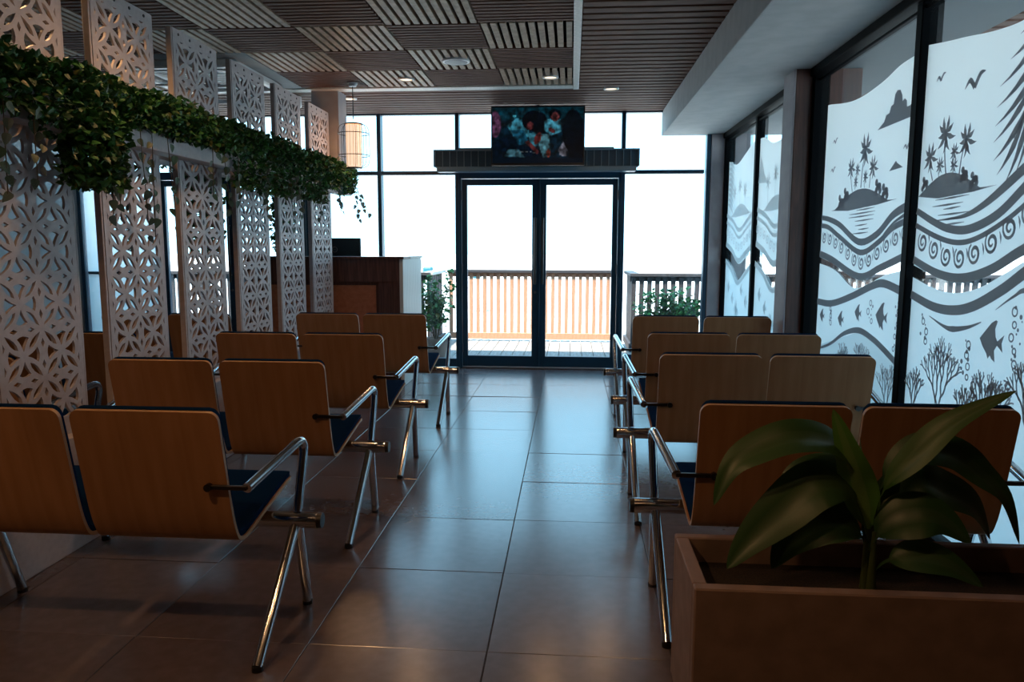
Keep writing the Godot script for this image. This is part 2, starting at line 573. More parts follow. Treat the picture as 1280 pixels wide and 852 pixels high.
func make_glazing() -> void:
	var w := glazed_bay(-2.06, -1.22, "clear glazed bay between the reception desk and the double doors")
	w = glazed_bay(-2.84, -2.06, "clear glazed bay behind the reception desk monitor")
	w = glazed_bay(0.53, 1.385, "clear glazed bay between the double doors and the corner column")
	w = glazed_bay(-5.44, -4.58, "frosted glazed bay at the far left corner behind the screens")
	var fr := mb()
	quad(fr, Vector3(-5.43, 1.03, BZ + 0.006), Vector3(-4.59, 1.03, BZ + 0.006), Vector3(-4.59, 2.08, BZ + 0.006), Vector3(-5.43, 2.08, BZ + 0.006), Vector3(0, 0, 1))
	obj("frosted_sheet", fr, M.frosted_film, w)
	fr = mb()
	quad(fr, Vector3(-5.43, 0.1, BZ + 0.006), Vector3(-4.59, 0.1, BZ + 0.006), Vector3(-4.59, 1.0, BZ + 0.006), Vector3(-5.43, 1.0, BZ + 0.006), Vector3(0, 0, 1))
	obj("tinted_sheet", fr, M.tinted_film, w)
	bar(w, "transom", -5.419, -4.601, 1.0, 1.03, BZ - 0.03, BZ + 0.03, M.frame_black)
	double_door(-1.22, 0.53, 1, "black framed glass double doors at the end of the aisle")
	double_door(-4.58, -2.84, 2, "second pair of black framed glass doors behind the lattice screens")
	var ml := struct("trim_1", "black upright mullions of the end glazing")
	for x in [-5.46, -4.58, -2.84, -2.06, -1.22, 0.53, 1.403]:
		bar(ml, "mullion", x - 0.021, x + 0.021, 0, TOP + 0.05, BZ - 0.055, BZ + 0.055, M.frame_black)
	var st := mb()
	bx2(st, Vector3(-5.7, -0.2, BZ - 0.1), Vector3(1.7, -0.001, BZ + 0.06))
	struct("trim_2", "dark threshold under the end glazing", st, M.frame_black)
	# two window bays on the right, two panes each
	var bays := [[-8.02, -6.74, -5.45], [-5.2, -3.70, -2.34]]
	var nm := ["black framed far window bay with pale etched film beside the corner column", "black framed near window bay with etched seascape film"]
	for i in 2:
		var b: Array = bays[i]
		var o := struct("window_%d" % (5 + i), nm[i])
		var f: Material = M.frame_inner
		bar(o, "head", GX - 0.06, GX + 0.06, SOF - 0.05, SOF + 0.005, b[0], b[2], f)
		bar(o, "sill", GX - 0.06, GX + 0.06, 0, 0.09, b[0], b[2], f)
		var ws := 0.05
		bar(o, "jamb", GX - 0.045, GX + 0.055, 0.09, SOF - 0.05, b[0], b[0] + ws, f)
		bar(o, "jamb", GX - 0.055, GX + 0.055, 0.09, SOF - 0.05, b[2] - ws, b[2], f)
		if true:
			bar(o, "mullion", GX - 0.035, GX + 0.06, 0.09, SOF - 0.05, b[1] - 0.03, b[1] + 0.03, f)
			pane(o, Vector3(GX, 0.09, b[0] + ws), Vector3(GX, SOF - 0.05, b[1] - 0.03))
			pane(o, Vector3(GX, 0.09, b[1] + 0.03), Vector3(GX, SOF - 0.05, b[2] - ws))
			bar(o, "glazing_bead", GX - 0.022, GX - 0.004, SOF - 0.085, SOF - 0.07, b[0] + ws, b[1] - 0.03, f)
			bar(o, "glazing_bead", GX - 0.022, GX - 0.004, SOF - 0.085, SOF - 0.07, b[1] + 0.03, b[2] - ws, f)


# ---------------------------------------------------------------- etched film pictures (flat vinyl, built in the plane of the glass)
var fx := 1.592            # plane of the sheet that is being drawn
var layer := 0             # overlapping pieces of vinyl lie a hair above one another

func poly(st: SurfaceTool, p: PackedVector2Array, dx := 0.0) -> void:
	var ix := Geometry2D.triangulate_polygon(p)
	var n := Vector3(-1, 0, 0)
	layer = (layer + 1) % 11
	dx += layer * 0.0002
	for i in range(0, ix.size(), 3):
		var a := p[ix[i]]
		var b := p[ix[i + 1]]
		var c := p[ix[i + 2]]
		tri(st, Vector3(fx - dx, a.y, a.x), Vector3(fx - dx, b.y, b.x), Vector3(fx - dx, c.y, c.x), n, n, n)

func stroke(st: SurfaceTool, p: Array, w0: float, w1: float, mid := -1.0, dx := 0.0) -> void:
	var n := Vector3(-1, 0, 0)
	layer = (layer + 1) % 11
	dx += layer * 0.0002
	var l := []
	var r := []
	for i in p.size():
		var d: Vector2 = (p[mini(i + 1, p.size() - 1)] - p[maxi(i - 1, 0)]).normalized()
		var t := float(i) / (p.size() - 1)
		var w := lerpf(w0, w1, t) if mid < 0.0 else (lerpf(w0, mid, t * 2.0) if t < 0.5 else lerpf(mid, w1, t * 2.0 - 1.0))
		var q: Vector2 = p[i]
		l.append(Vector3(fx - dx, q.y + d.x * w * 0.5, q.x - d.y * w * 0.5))
		r.append(Vector3(fx - dx, q.y - d.x * w * 0.5, q.x + d.y * w * 0.5))
	for i in p.size() - 1:
		tri(st, l[i], r[i], r[i + 1], n, n, n)
		tri(st, l[i], r[i + 1], l[i + 1], n, n, n)

func disc(st: SurfaceTool, c: Vector2, r: float, seg := 10) -> void:
	var p := PackedVector2Array()
	for k in seg:
		p.append(c + Vector2(cos(TAU * k / seg), sin(TAU * k / seg)) * r)
	poly(st, p)

func ring(st: SurfaceTool, c: Vector2, r: float, w: float) -> void:
	var p := []
	for k in 13:
		p.append(c + Vector2(cos(TAU * k / 12), sin(TAU * k / 12)) * r)
	stroke(st, p, w, w)

func leaf2(st: SurfaceTool, a: Vector2, b: Vector2, w: float, bend: float) -> void:
	var d := b - a
	var nrm := Vector2(-d.y, d.x)
	var p := []
	for k in 7:
		var t := k / 6.0
		p.append(a + d * t + nrm * bend * 4.0 * t * (1.0 - t))
	stroke(st, p, w * 0.25, 0.001, w)

func palm2(st: SurfaceTool, foot: Vector2, top: Vector2, s: float) -> void:
	var mid := (foot + top) * 0.5 + Vector2(-0.01, 0)
	stroke(st, cr([foot, mid, top], 5), s * 0.09, s * 0.05)
	for a in [72, 25, -18, -62, -98, -135, 195, 150, 110]:
		var an := deg_to_rad(a)
		var ln: float = s * (0.55 if a > 0 else 0.75)
		leaf2(st, top, top + Vector2(cos(an), sin(an)) * ln, s * 0.2, 0.12 if cos(an) < 0 else -0.12)

func bush2(st: SurfaceTool, c: Vector2, s: float) -> void:
	for k in 7:
		disc(st, c + Vector2(cos(k * 1.7) * s * 0.5, sin(k * 2.3) * s * 0.35 + k * s * 0.08), s * 0.36, 8)

func island2(st: SurfaceTool, a: Vector2, b: Vector2, h: float, peak: float) -> void:
	var p := []
	for k in 17:
		var t := k / 16.0
		var y := pow(maxf(0.0, 1.0 - pow(absf(t - peak) / 0.42, 2.0)), 1.3) * h
		p.append(a.lerp(b, t) + Vector2(0, y))
	p.append(a.lerp(b, 0.75) + Vector2(0, -0.012))
	p.append(a.lerp(b, 0.3) + Vector2(0, -0.018))
	poly(st, PackedVector2Array(p))

func coral2(st: SurfaceTool, base: Vector2, dir: float, ln: float, w: float, depth: int) -> void:
	var tip := base + Vector2(cos(dir), sin(dir)) * ln
	var md := (base + tip) * 0.5 + Vector2(-sin(dir), cos(dir)) * ln * rng.randf_range(-0.12, 0.12)
	var w2 := maxf(w * 0.86, 0.0065)
	stroke(st, cr([base, md, tip], 3), w, w2)
	if depth == 0:
		disc(st, tip, w2 * 0.55, 6)
		return
	var flip := 1.0 if rng.randf() < 0.5 else -1.0
	for k in 2:
		var spread := rng.randf_range(0.22, 0.4) * (flip if k == 0 else -flip)
		var to := lerpf(dir + spread, PI / 2, 0.12)
		coral2(st, tip if k == 0 else base.lerp(tip, rng.randf_range(0.7, 0.95)), to, ln * rng.randf_range(0.74, 0.88), w2, depth - 1)

func fish2(st: SurfaceTool, c: Vector2, s: float) -> void:
	# nose towards the far end (-z is left as seen from the room)
	var o := [[-0.5, 0.02], [-0.3, 0.2], [-0.05, 0.42], [0.12, 0.5], [0.2, 0.48], [0.12, 0.3], [0.16, 0.12], [0.24, 0.03], [0.5, 0.2], [0.42, 0.0], [0.48, -0.2], [0.24, -0.07], [0.14, -0.2], [0.2, -0.46], [0.05, -0.4], [-0.02, -0.33], [-0.1, -0.42], [-0.18, -0.3], [-0.36, -0.15]]
	var p := PackedVector2Array()
	for q in o:
		p.append(c + Vector2(q[0], q[1]) * s)
	poly(st, p)

func spiral2(st: SurfaceTool, c: Vector2, r: float, tilt: float, w: float) -> void:
	var p := []
	for k in 26:
		var t := k / 25.0
		var a := tilt + t * TAU * 1.6
		p.append(c + Vector2(cos(a), sin(a)) * r * (1.0 - 0.82 * t))
	stroke(st, p, w * 0.7, w * 0.6, w * 1.3)
	leaf2(st, c + Vector2(r * 1.05, r * 0.9), c + Vector2(r * 1.35, -r * 0.1), w * 0.9, 0.1)

func gull2(st: SurfaceTool, c: Vector2, s: float) -> void:
	stroke(st, cr([c + Vector2(-s, -0.15 * s), c + Vector2(-0.5 * s, 0.22 * s), c + Vector2(0, -0.25 * s)], 4), 0.003, s * 0.3, s * 0.3)
	stroke(st, cr([c + Vector2(0, -0.25 * s), c + Vector2(0.5 * s, 0.35 * s), c + Vector2(s, 0.4 * s)], 4), s * 0.3, 0.003, s * 0.3)

func at_z(pts: Array, z: float) -> float:
	for i in pts.size() - 1:
		if z <= pts[i + 1].x:
			return lerpf(pts[i].y, pts[i + 1].y, clampf((z - pts[i].x) / (pts[i + 1].x - pts[i].x), 0.0, 1.0))
	return pts[-1].y

func V(z: float, y: float) -> Vector2:
	return Vector2(z, y)

func band(f: Node3D, pts: Array, w0: float, w1: float, m: Material, mid := -1.0) -> void:
	var st := mb()
	stroke(st, cr(pts, 6), w0, w1, mid)
	obj("wave_stripe", st, m, f)

func sheet(f: Node3D, top: Array, bottom: Array, m: Material, dx := 0.0) -> void:
	var st := mb()
	var t := cr(top, 8)
	var n := t.size() - 1
	var u := cr(bottom, 8)
	var z0 := maxf(t[0].x, u[0].x)
	var z1 := minf(t[-1].x, u[-1].x)
	for i in 40:
		var a := lerpf(z0, z1, i / 40.0)
		var b := lerpf(z0, z1, (i + 1) / 40.0)
		quad(st, Vector3(fx + 0.003 - dx, at_z(t, a), a), Vector3(fx + 0.003 - dx, at_z(t, b), b), Vector3(fx + 0.003 - dx, at_z(u, b), b), Vector3(fx + 0.003 - dx, at_z(u, a), a), Vector3(-1, 0, 0))
	obj("film_sheet", st, m, f)

func dashes(f: Node3D, c: Vector2, w: float, n: int, m: Material) -> void:
	for k in n:
		var st := mb()
		var y := c.y - 0.022 * k + rng.randf_range(-0.005, 0.005)
		var a := c.x - w * rng.randf_range(0.2, 0.5) * (1.0 - 0.06 * k) + rng.randf_range(-0.05, 0.05)
		var b := c.x + w * rng.randf_range(0.2, 0.5) * (1.0 - 0.06 * k)
		stroke(st, cr([V(a, y), V((a + b) * 0.5, y + 0.002), V(b, y + 0.006)], 3), 0.002, 0.002, 0.009)
		obj("ripple", st, m, f)

func bubbles(f: Node3D, c: Vector2, n: int, h: float, m: Material) -> void:
	var st := mb()
	for k in n:
		var q := c + V(rng.randf_range(-0.03, 0.03), h * k / n)
		if k % 3 == 0:
			ring(st, q, rng.randf_range(0.010, 0.017), 0.007)
		else:
			disc(st, q, rng.randf_range(0.004, 0.011), 8)
	obj("bubble_trail", st, m, f)

func spiral_row(f: Node3D, pts: Array, step: float, r: float, m: Material) -> void:
	var c := cr(pts, 8)
	var z: float = pts[0].x + step * 0.4
	while z < pts[-1].x:
		var st := mb()
		spiral2(st, V(z, at_z(c, z)), r, 2.2, r * 0.28)
		obj("spiral_curl", st, m, f)
		z += step

func make_films() -> void:
	var g: Material = M.grey_print
	# ---- third pane: island, palms, cloud
	var f := thing("window_film", "etched film with palm island, cloud and gull, between the brown pier and black mullion", "window film", Vector3.ZERO, "etched seascape films on the right windows")
	var lo := -4.99
	var hi := -3.745
	sheet(f, [V(lo, 2.2), V(-4.93, 2.195), V(-4.73, 2.165), V(-4.547, 2.147), V(-4.357, 2.148), V(-4.125, 2.17), V(-3.94, 2.203), V(hi, 2.21)], [V(lo, 1.255), V(-4.67, 1.21), V(-4.313, 1.142), V(-4.02, 1.2), V(hi, 1.262)], M.frosted_film)
	sheet(f, [V(lo, 1.215), V(-4.7, 1.18), V(-4.4, 1.092), V(-4.19, 1.121), V(-3.97, 1.178), V(hi, 1.21)], [V(lo, 0.68), V(-4.49, 0.8), V(-4.27, 0.845), V(-4.07, 0.823), V(-3.91, 0.785), V(hi, 0.735)], M.frosted_film)
	sheet(f, [V(lo, 0.68), V(-4.49, 0.8), V(-4.27, 0.845), V(-4.07, 0.823), V(-3.91, 0.785), V(hi, 0.735)], [V(lo, 0.1), V(-4.2, 0.1), V(hi, 0.1)], M.tinted_film)
	band(f, [V(lo, 1.505), V(-4.85, 1.49), V(-4.656, 1.45), V(-4.347, 1.349), V(-4.105, 1.385), V(-3.918, 1.476), V(hi, 1.517)], 0.03, 0.045, g)
	band(f, [V(-4.02, 1.385), V(-3.9, 1.44), V(hi, 1.482)], 0.002, 0.022, g)
	band(f, [V(lo, 1.455), V(-4.85, 1.44), V(-4.645, 1.379), V(-4.315, 1.29), V(-4.078, 1.343), V(-3.909, 1.413), V(hi, 1.445)], 0.03, 0.034, g)
	spiral_row(f, [V(-4.96, 1.378), V(-4.85, 1.376), V(-4.636, 1.327), V(-4.306, 1.232), V(-4.09, 1.285), V(-3.899, 1.354), V(hi, 1.385)], 0.105, 0.04, g)
	band(f, [V(lo, 1.278), V(-4.76, 1.245), V(-4.316, 1.157), V(-4.026, 1.213), V(hi, 1.278)], 0.04, 0.04, g)
	band(f, [V(lo, 0.972), V(-4.72, 0.978), V(-4.395, 1.043), V(-4.117, 1.115), V(-3.964, 1.135), V(hi, 1.105)], 0.04, 0.042, g)
	band(f, [V(lo, 0.66), V(-4.723, 0.725), V(-4.488, 0.818), V(-4.27, 0.862), V(-4.074, 0.84), V(-3.911, 0.8), V(hi, 0.75)], 0.012, 0.036, g, 0.034)
	var st := mb()
	poly(st, PackedVector2Array([V(-4.17, 1.925), V(-4.12, 1.945), V(-4.09, 1.955), V(-4.07, 1.985), V(-4.03, 1.99), V(-4.015, 2.02), V(-3.985, 2.025), V(-3.975, 2.07), V(-3.95, 2.085), V(-3.915, 2.08), V(-3.89, 2.05), V(-3.885, 2.02), V(-3.86, 2.03), V(-3.835, 2.015), V(-3.83, 1.985), V(-3.8, 1.985), V(-3.765, 1.995), V(-3.76, 1.93)]))
	obj("cloud", st, g, f)
	st = mb()
	poly(st, PackedVector2Array([V(-3.99, 1.698), V(-3.915, 1.742), V(-3.9, 1.73), V(-3.83, 1.702)]))
	obj("sail_shape", st, g, f)
	for q in [[V(-4.32, 1.86), V(-4.36, 1.645), 0.145], [V(-4.518, 1.775), V(-4.48, 1.63), 0.095], [V(-4.20, 1.75), V(-4.235, 1.635), 0.1], [V(-4.42, 1.755), V(-4.425, 1.66), 0.06], [V(-4.437, 1.69), V(-4.44, 1.64), 0.055], [V(-4.30, 1.705), V(-4.305, 1.64), 0.06]]:
		st = mb()
		palm2(st, q[1], q[0], q[2])
		obj("palm_tree", st, g, f)
	for q in [V(-4.807, 1.954), V(-4.82, 1.784), V(-3.8, 1.795)]:
		st = mb()
		gull2(st, q, 0.04)
		obj("gull", st, g, f)
	st = mb()
	island2(st, V(-4.82, 1.54), V(-3.87, 1.556), 0.092, 0.47)
	obj("island", st, g, f)
	for q in [V(-4.66, 1.565), V(-4.58, 1.6), V(-4.12, 1.61), V(-4.03, 1.58)]:
		st = mb()
		bush2(st, q, 0.055)
		obj("bush", st, g, f)
	dashes(f, V(-4.32, 1.525), 0.42, 7, g)
	for q in [[V(-3.975, 0.965), 0.15], [V(-4.29, 0.957), 0.1], [V(-4.55, 0.898), 0.1], [V(-4.88, 0.89), 0.09]]:
		st = mb()
		fish2(st, q[0], q[1])
		obj("fish", st, g, f)
	bubbles(f, V(-4.12, 0.93), 7, 0.11, g)
	bubbles(f, V(-3.8, 0.82), 12, 0.25, g)
	bubbles(f, V(-4.72, 0.86), 7, 0.1, g)
	for q in [[V(-4.2, 0.5), 0.08], [V(-3.85, 0.4), 0.09], [V(-4.5, 0.48), 0.075]]:
		st = mb()
		coral2(st, q[0], PI / 2, q[1], 0.014, 5)
		obj("coral", st, g, f)
	# ---- fourth pane: island, big frond
	f = thing("window_film", "etched film with large palm frond and single angelfish above the planter side chairs", "window film", Vector3.ZERO, "etched seascape films on the right windows")
	lo = -3.655
	hi = -2.40
	sheet(f, [V(lo, 2.222), V(-3.46, 2.19), V(-3.323, 2.17), V(-3.138, 2.139), V(-2.976, 2.122), V(-2.88, 2.125), V(-2.68, 2.15), V(hi, 2.2)], [V(lo, 1.235), V(-3.42, 1.19), V(-3.21, 1.178), V(-3.0, 1.215), V(-2.83, 1.283), V(-2.68, 1.33), V(hi, 1.38)], M.frosted_film)
	sheet(f, [V(lo, 1.18), V(-3.444, 1.14), V(-3.265, 1.129), V(-3.08, 1.16), V(-2.895, 1.228), V(-2.75, 1.283), V(hi, 1.37)], [V(lo, 0.1), V(-3.2, 0.1), V(hi, 0.1)], M.frosted_film)
	band(f, [V(-3.39, 1.437), V(-3.215, 1.447), V(-3.043, 1.497), V(-2.803, 1.61), V(-2.68, 1.66), V(hi, 1.72)], 0.004, 0.05, g, 0.04)
	band(f, [V(lo, 1.486), V(-3.488, 1.431), V(-3.339, 1.396), V(-3.175, 1.392), V(-2.98, 1.443), V(-2.795, 1.548), V(-2.68, 1.6), V(hi, 1.67)], 0.03, 0.045, g)
	band(f, [V(lo, 1.42), V(-3.441, 1.363), V(-3.263, 1.338), V(-3.109, 1.356), V(-2.923, 1.418), V(-2.785, 1.482), V(-2.68, 1.52), V(hi, 1.58)], 0.024, 0.02, g)
	spiral_row(f, [V(-3.62, 1.352), V(-3.567, 1.34), V(-3.448, 1.305), V(-3.337, 1.278), V(-3.21, 1.276), V(-3.102, 1.30), V(-2.983, 1.348), V(-2.86, 1.405), V(-2.68, 1.47), V(hi, 1.52)], 0.113, 0.046, g)
	band(f, [V(lo, 1.262), V(-3.417, 1.206), V(-3.208, 1.194), V(-3.004, 1.233), V(-2.83, 1.3), V(-2.68, 1.345), V(hi, 1.40)], 0.035, 0.045, g)
	band(f, [V(lo, 1.1), V(-3.433, 1.06), V(-3.255, 1.058), V(-3.1, 1.088), V(-2.912, 1.163), V(-2.75, 1.245), V(-2.6, 1.30), V(hi, 1.34)], 0.038, 0.05, g)
	band(f, [V(-3.463, 1.016), V(-3.33, 0.985), V(-3.247, 0.98), V(-3.13, 1.0), V(-3.035, 1.03)], 0.002, 0.004, g, 0.026)
	band(f, [V(-2.944, 1.085), V(-2.832, 1.144), V(-2.74, 1.172), V(hi, 1.18)], 0.002, 0.03, g)
	for q in [[V(-3.43, 1.81), V(-3.40, 1.62), 0.125], [V(-3.25, 1.76), V(-3.29, 1.615), 0.11], [V(-3.555, 1.725), V(-3.52, 1.61), 0.105], [V(-3.342, 1.72), V(-3.35, 1.65), 0.06], [V(-3.46, 1.677), V(-3.465, 1.62), 0.06], [V(-3.34, 1.665), V(-3.345, 1.61), 0.055]]:
		st = mb()
		palm2(st, q[1], q[0], q[2])
		obj("palm_tree", st, g, f)
	for q in [[V(-3.508, 2.046), 0.04], [V(-3.22, 1.968), 0.075]]:
		st = mb()
		gull2(st, q[0], q[1])
		obj("gull", st, g, f)
	st = mb()
	island2(st, V(-3.65, 1.545), V(-3.0, 1.552), 0.085, 0.4)
	obj("island", st, g, f)
	for q in [V(-3.25, 1.6), V(-3.17, 1.572), V(-3.59, 1.59)]:
		st = mb()
		bush2(st, q, 0.04)
		obj("bush", st, g, f)
	dashes(f, V(-3.34, 1.522), 0.42, 6, g)
	st = mb()
	var spine := cr([V(-2.70, 2.25), V(-2.75, 2.05), V(-2.82, 1.86), V(-2.915, 1.71)], 6)
	stroke(st, spine, 0.018, 0.006)
	for q in [[0.1, V(-2.93, 2.075)], [0.18, V(-2.98, 2.0)], [0.27, V(-3.035, 1.915)], [0.36, V(-3.045, 1.84)], [0.45, V(-3.047, 1.772)], [0.55, V(-3.05, 1.712)], [0.68, V(-3.04, 1.643)], [0.82, V(-3.01, 1.587)], [0.75, V(-2.95, 1.553)], [0.62, V(-2.89, 1.578)], [0.5, V(-2.835, 1.61)], [0.38, V(-2.78, 1.64)], [0.25, V(-2.73, 1.68)]]:
		var s: Vector2 = spine[int(q[0] * (spine.size() - 1))]
		leaf2(st, s, q[1], 0.03, 0.08 if q[1].x < s.x else -0.05)
	obj("palm_frond", st, g, f)
	st = mb()
	fish2(st, V(-2.955, 0.965), 0.165)
	obj("fish", st, g, f)
	for q in [[V(-3.33, 0.5), 0.105, 6], [V(-2.95, 0.5), 0.085, 6], [V(-2.66, 0.5), 0.11, 6], [V(-3.56, 0.5), 0.07, 5], [V(-3.12, 0.5), 0.07, 5]]:
		st = mb()
		coral2(st, q[0], PI / 2, q[1], 0.017, q[2])
		obj("coral", st, g, f)
	for q in [[V(-3.5, 0.9), 9, 0.13], [V(-3.13, 0.8), 11, 0.16], [V(-3.07, 0.7), 8, 0.1], [V(-2.8, 0.9), 14, 0.22], [V(-2.85, 0.78), 4, 0.05]]:
		bubbles(f, q[0], q[1], q[2], g)
	# ---- the two far panes, paler
	g = M.pale_print
	for i in 2:
		f = thing("window_film", ["pale etched film nearest the corner column, with a dark clear slot in its waves", "pale etched film beside the brown pier, with tall palms and shoal of fish"][i], "window film", Vector3.ZERO, "etched seascape films on the right windows")
		lo = [-7.95, -6.69][i]
		hi = [-6.79, -5.52][i]
		var c := (lo + hi) * 0.5
		var top: Array = [[V(lo, 2.18), V(-7.59, 2.115), V(-7.26, 2.17), V(-6.956, 2.235), V(hi, 2.25)], [V(lo, 2.235), V(-6.53, 2.22), V(-6.29, 2.148), V(-6.05, 2.14), V(-5.88, 2.165), V(hi, 2.25)]][i]
		var wv := func(y: float, a: float) -> Array: return [V(lo, y + a), V(lerpf(lo, c, 0.5), y + a * 0.2), V(c, y - a), V(lerpf(c, hi, 0.5), y - a * 0.1), V(hi, y + a)]
		sheet(f, top, wv.call(1.24, 0.08), M.frosted_film)
		sheet(f, wv.call(1.09, 0.1), [V(lo, 0.1), V(c, 0.1), V(hi, 0.1)], M.frosted_film)
		band(f, wv.call(1.56, 0.08), 0.04, 0.04, g)
		band(f, wv.call(1.49, 0.08), 0.03, 0.03, g)
		spiral_row(f, wv.call(1.4, 0.08), 0.11, 0.045, g)
		band(f, wv.call(1.27, 0.08), 0.05, 0.05, g)
		band(f, wv.call(1.08, 0.1), 0.05, 0.05, g)
		for k in 3:
			st = mb()
			palm2(st, V(lo + 0.35 + 0.22 * k, 1.66), V(lo + 0.33 + 0.22 * k, 1.86 + 0.05 * (k % 2)), 0.12)
			obj("palm_tree", st, g, f)
		st = mb()
		island2(st, V(lo + 0.15, 1.62), V(hi - 0.1, 1.63), 0.1, 0.5)
		obj("island", st, g, f)
		for k in 5 + 2 * i:
			st = mb()
			fish2(st, V(lo + 0.2 + 0.19 * k - 0.09 * (k / 5), 0.92 - 0.1 * (k % 3)), 0.13)
			obj("fish", st, g, f)
		st = mb()
		coral2(st, V(c, 0.45), PI / 2, 0.1, 0.018, 4)
		obj("coral", st, g, f)
		if i == 0:
			st = mb()
			for k in 9:
				leaf2(st, V(lo + 0.02, 1.75 + 0.05 * k), V(lo + 0.3, 1.62 + 0.055 * k), 0.05, 0.1)
			obj("palm_frond", st, g, f)
		else:
			st = mb()
			poly(st, PackedVector2Array([V(lo, 1.86), V(lo + 0.06, 2.08), V(lo + 0.12, 2.02), V(lo + 0.2, 1.92), V(lo + 0.32, 1.84)]))
			obj("cloud", st, g, f)


# ---------------------------------------------------------------- waiting benches
# profile of the plywood shell: (forward distance from the rear feet, height)
func shell_profile() -> Array:
	return cr([Vector2(-0.030, 0.826), Vector2(-0.0290, 0.822), Vector2(-0.0272, 0.8135), Vector2(-0.0245, 0.8005), Vector2(-0.008, 0.72), Vector2(0.016, 0.60), Vector2(0.040, 0.49), Vector2(0.062, 0.425), Vector2(0.086, 0.390), Vector2(0.13, 0.377), Vector2(0.19, 0.386), Vector2(0.30, 0.408), Vector2(0.42, 0.430), Vector2(0.51, 0.445), Vector2(0.555, 0.441)], 5)

func half_width(p: Array, i: int, hw: float, r: float) -> float:
	var top: float = p[0].y
	var d: float = top - p[i].y
	if i < 30 and d < r:
		return hw - (r - sqrt(maxf(0.0, r * r - (r - d) * (r - d))))
	var e: float = p[-1].distance_to(p[i])
	if i > p.size() / 2 and e < r:
		return hw - (r - sqrt(maxf(0.0, r * r - (r - e) * (r - e))))
	return hw

func shell(faces: SurfaceTool, edges: SurfaceTool, prof: Array, t0: float, t1: float, hw: float, r: float, cx: float) -> void:
	# a sheet between the offsets t0 and t1 (towards the sitter) of the profile
	var a := []
	var b := []
	var na := []
	var hws := []
	for i in prof.size():
		var d: Vector2 = (prof[mini(i + 1, prof.size() - 1)] - prof[maxi(i - 1, 0)]).normalized()
		var n := Vector2(-d.y, d.x)          # towards the sitter
		if n.dot(Vector2(0.7, 0.7)) < 0.0:
			n = -n
		a.append(prof[i] + n * t0)
		b.append(prof[i] + n * t1)
		na.append(Vector3(0, n.y, -n.x))
		hws.append(half_width(prof, i, hw, r))
	var P := func(q: Vector2, x: float) -> Vector3: return Vector3(cx + x, q.y, -q.x)
	for i in prof.size() - 1:
		for s in [[a, -1.0], [b, 1.0]]:
			var q: Array = s[0]
			var g: float = s[1]
			var p0: Vector3 = P.call(q[i], -hws[i])
			var p1: Vector3 = P.call(q[i], hws[i])
			var p2: Vector3 = P.call(q[i + 1], hws[i + 1])
			var p3: Vector3 = P.call(q[i + 1], -hws[i + 1])
			tri(faces, p0, p1, p2, na[i] * g, na[i] * g, na[i + 1] * g)
			tri(faces, p0, p2, p3, na[i] * g, na[i + 1] * g, na[i + 1] * g)
		for s in [-1.0, 1.0]:
			quad(edges, P.call(a[i], s * hws[i]), P.call(b[i], s * hws[i]), P.call(b[i + 1], s * hws[i + 1]), P.call(a[i + 1], s * hws[i + 1]), Vector3(s, 0.01, 0))
	quad(edges, P.call(a[0], -hws[0]), P.call(a[0], hws[0]), P.call(b[0], hws[0]), P.call(b[0], -hws[0]), Vector3(0, 1, 0))
	quad(edges, P.call(a[-1], -hws[-1]), P.call(a[-1], hws[-1]), P.call(b[-1], hws[-1]), P.call(b[-1], -hws[-1]), Vector3(0, 0, -1))

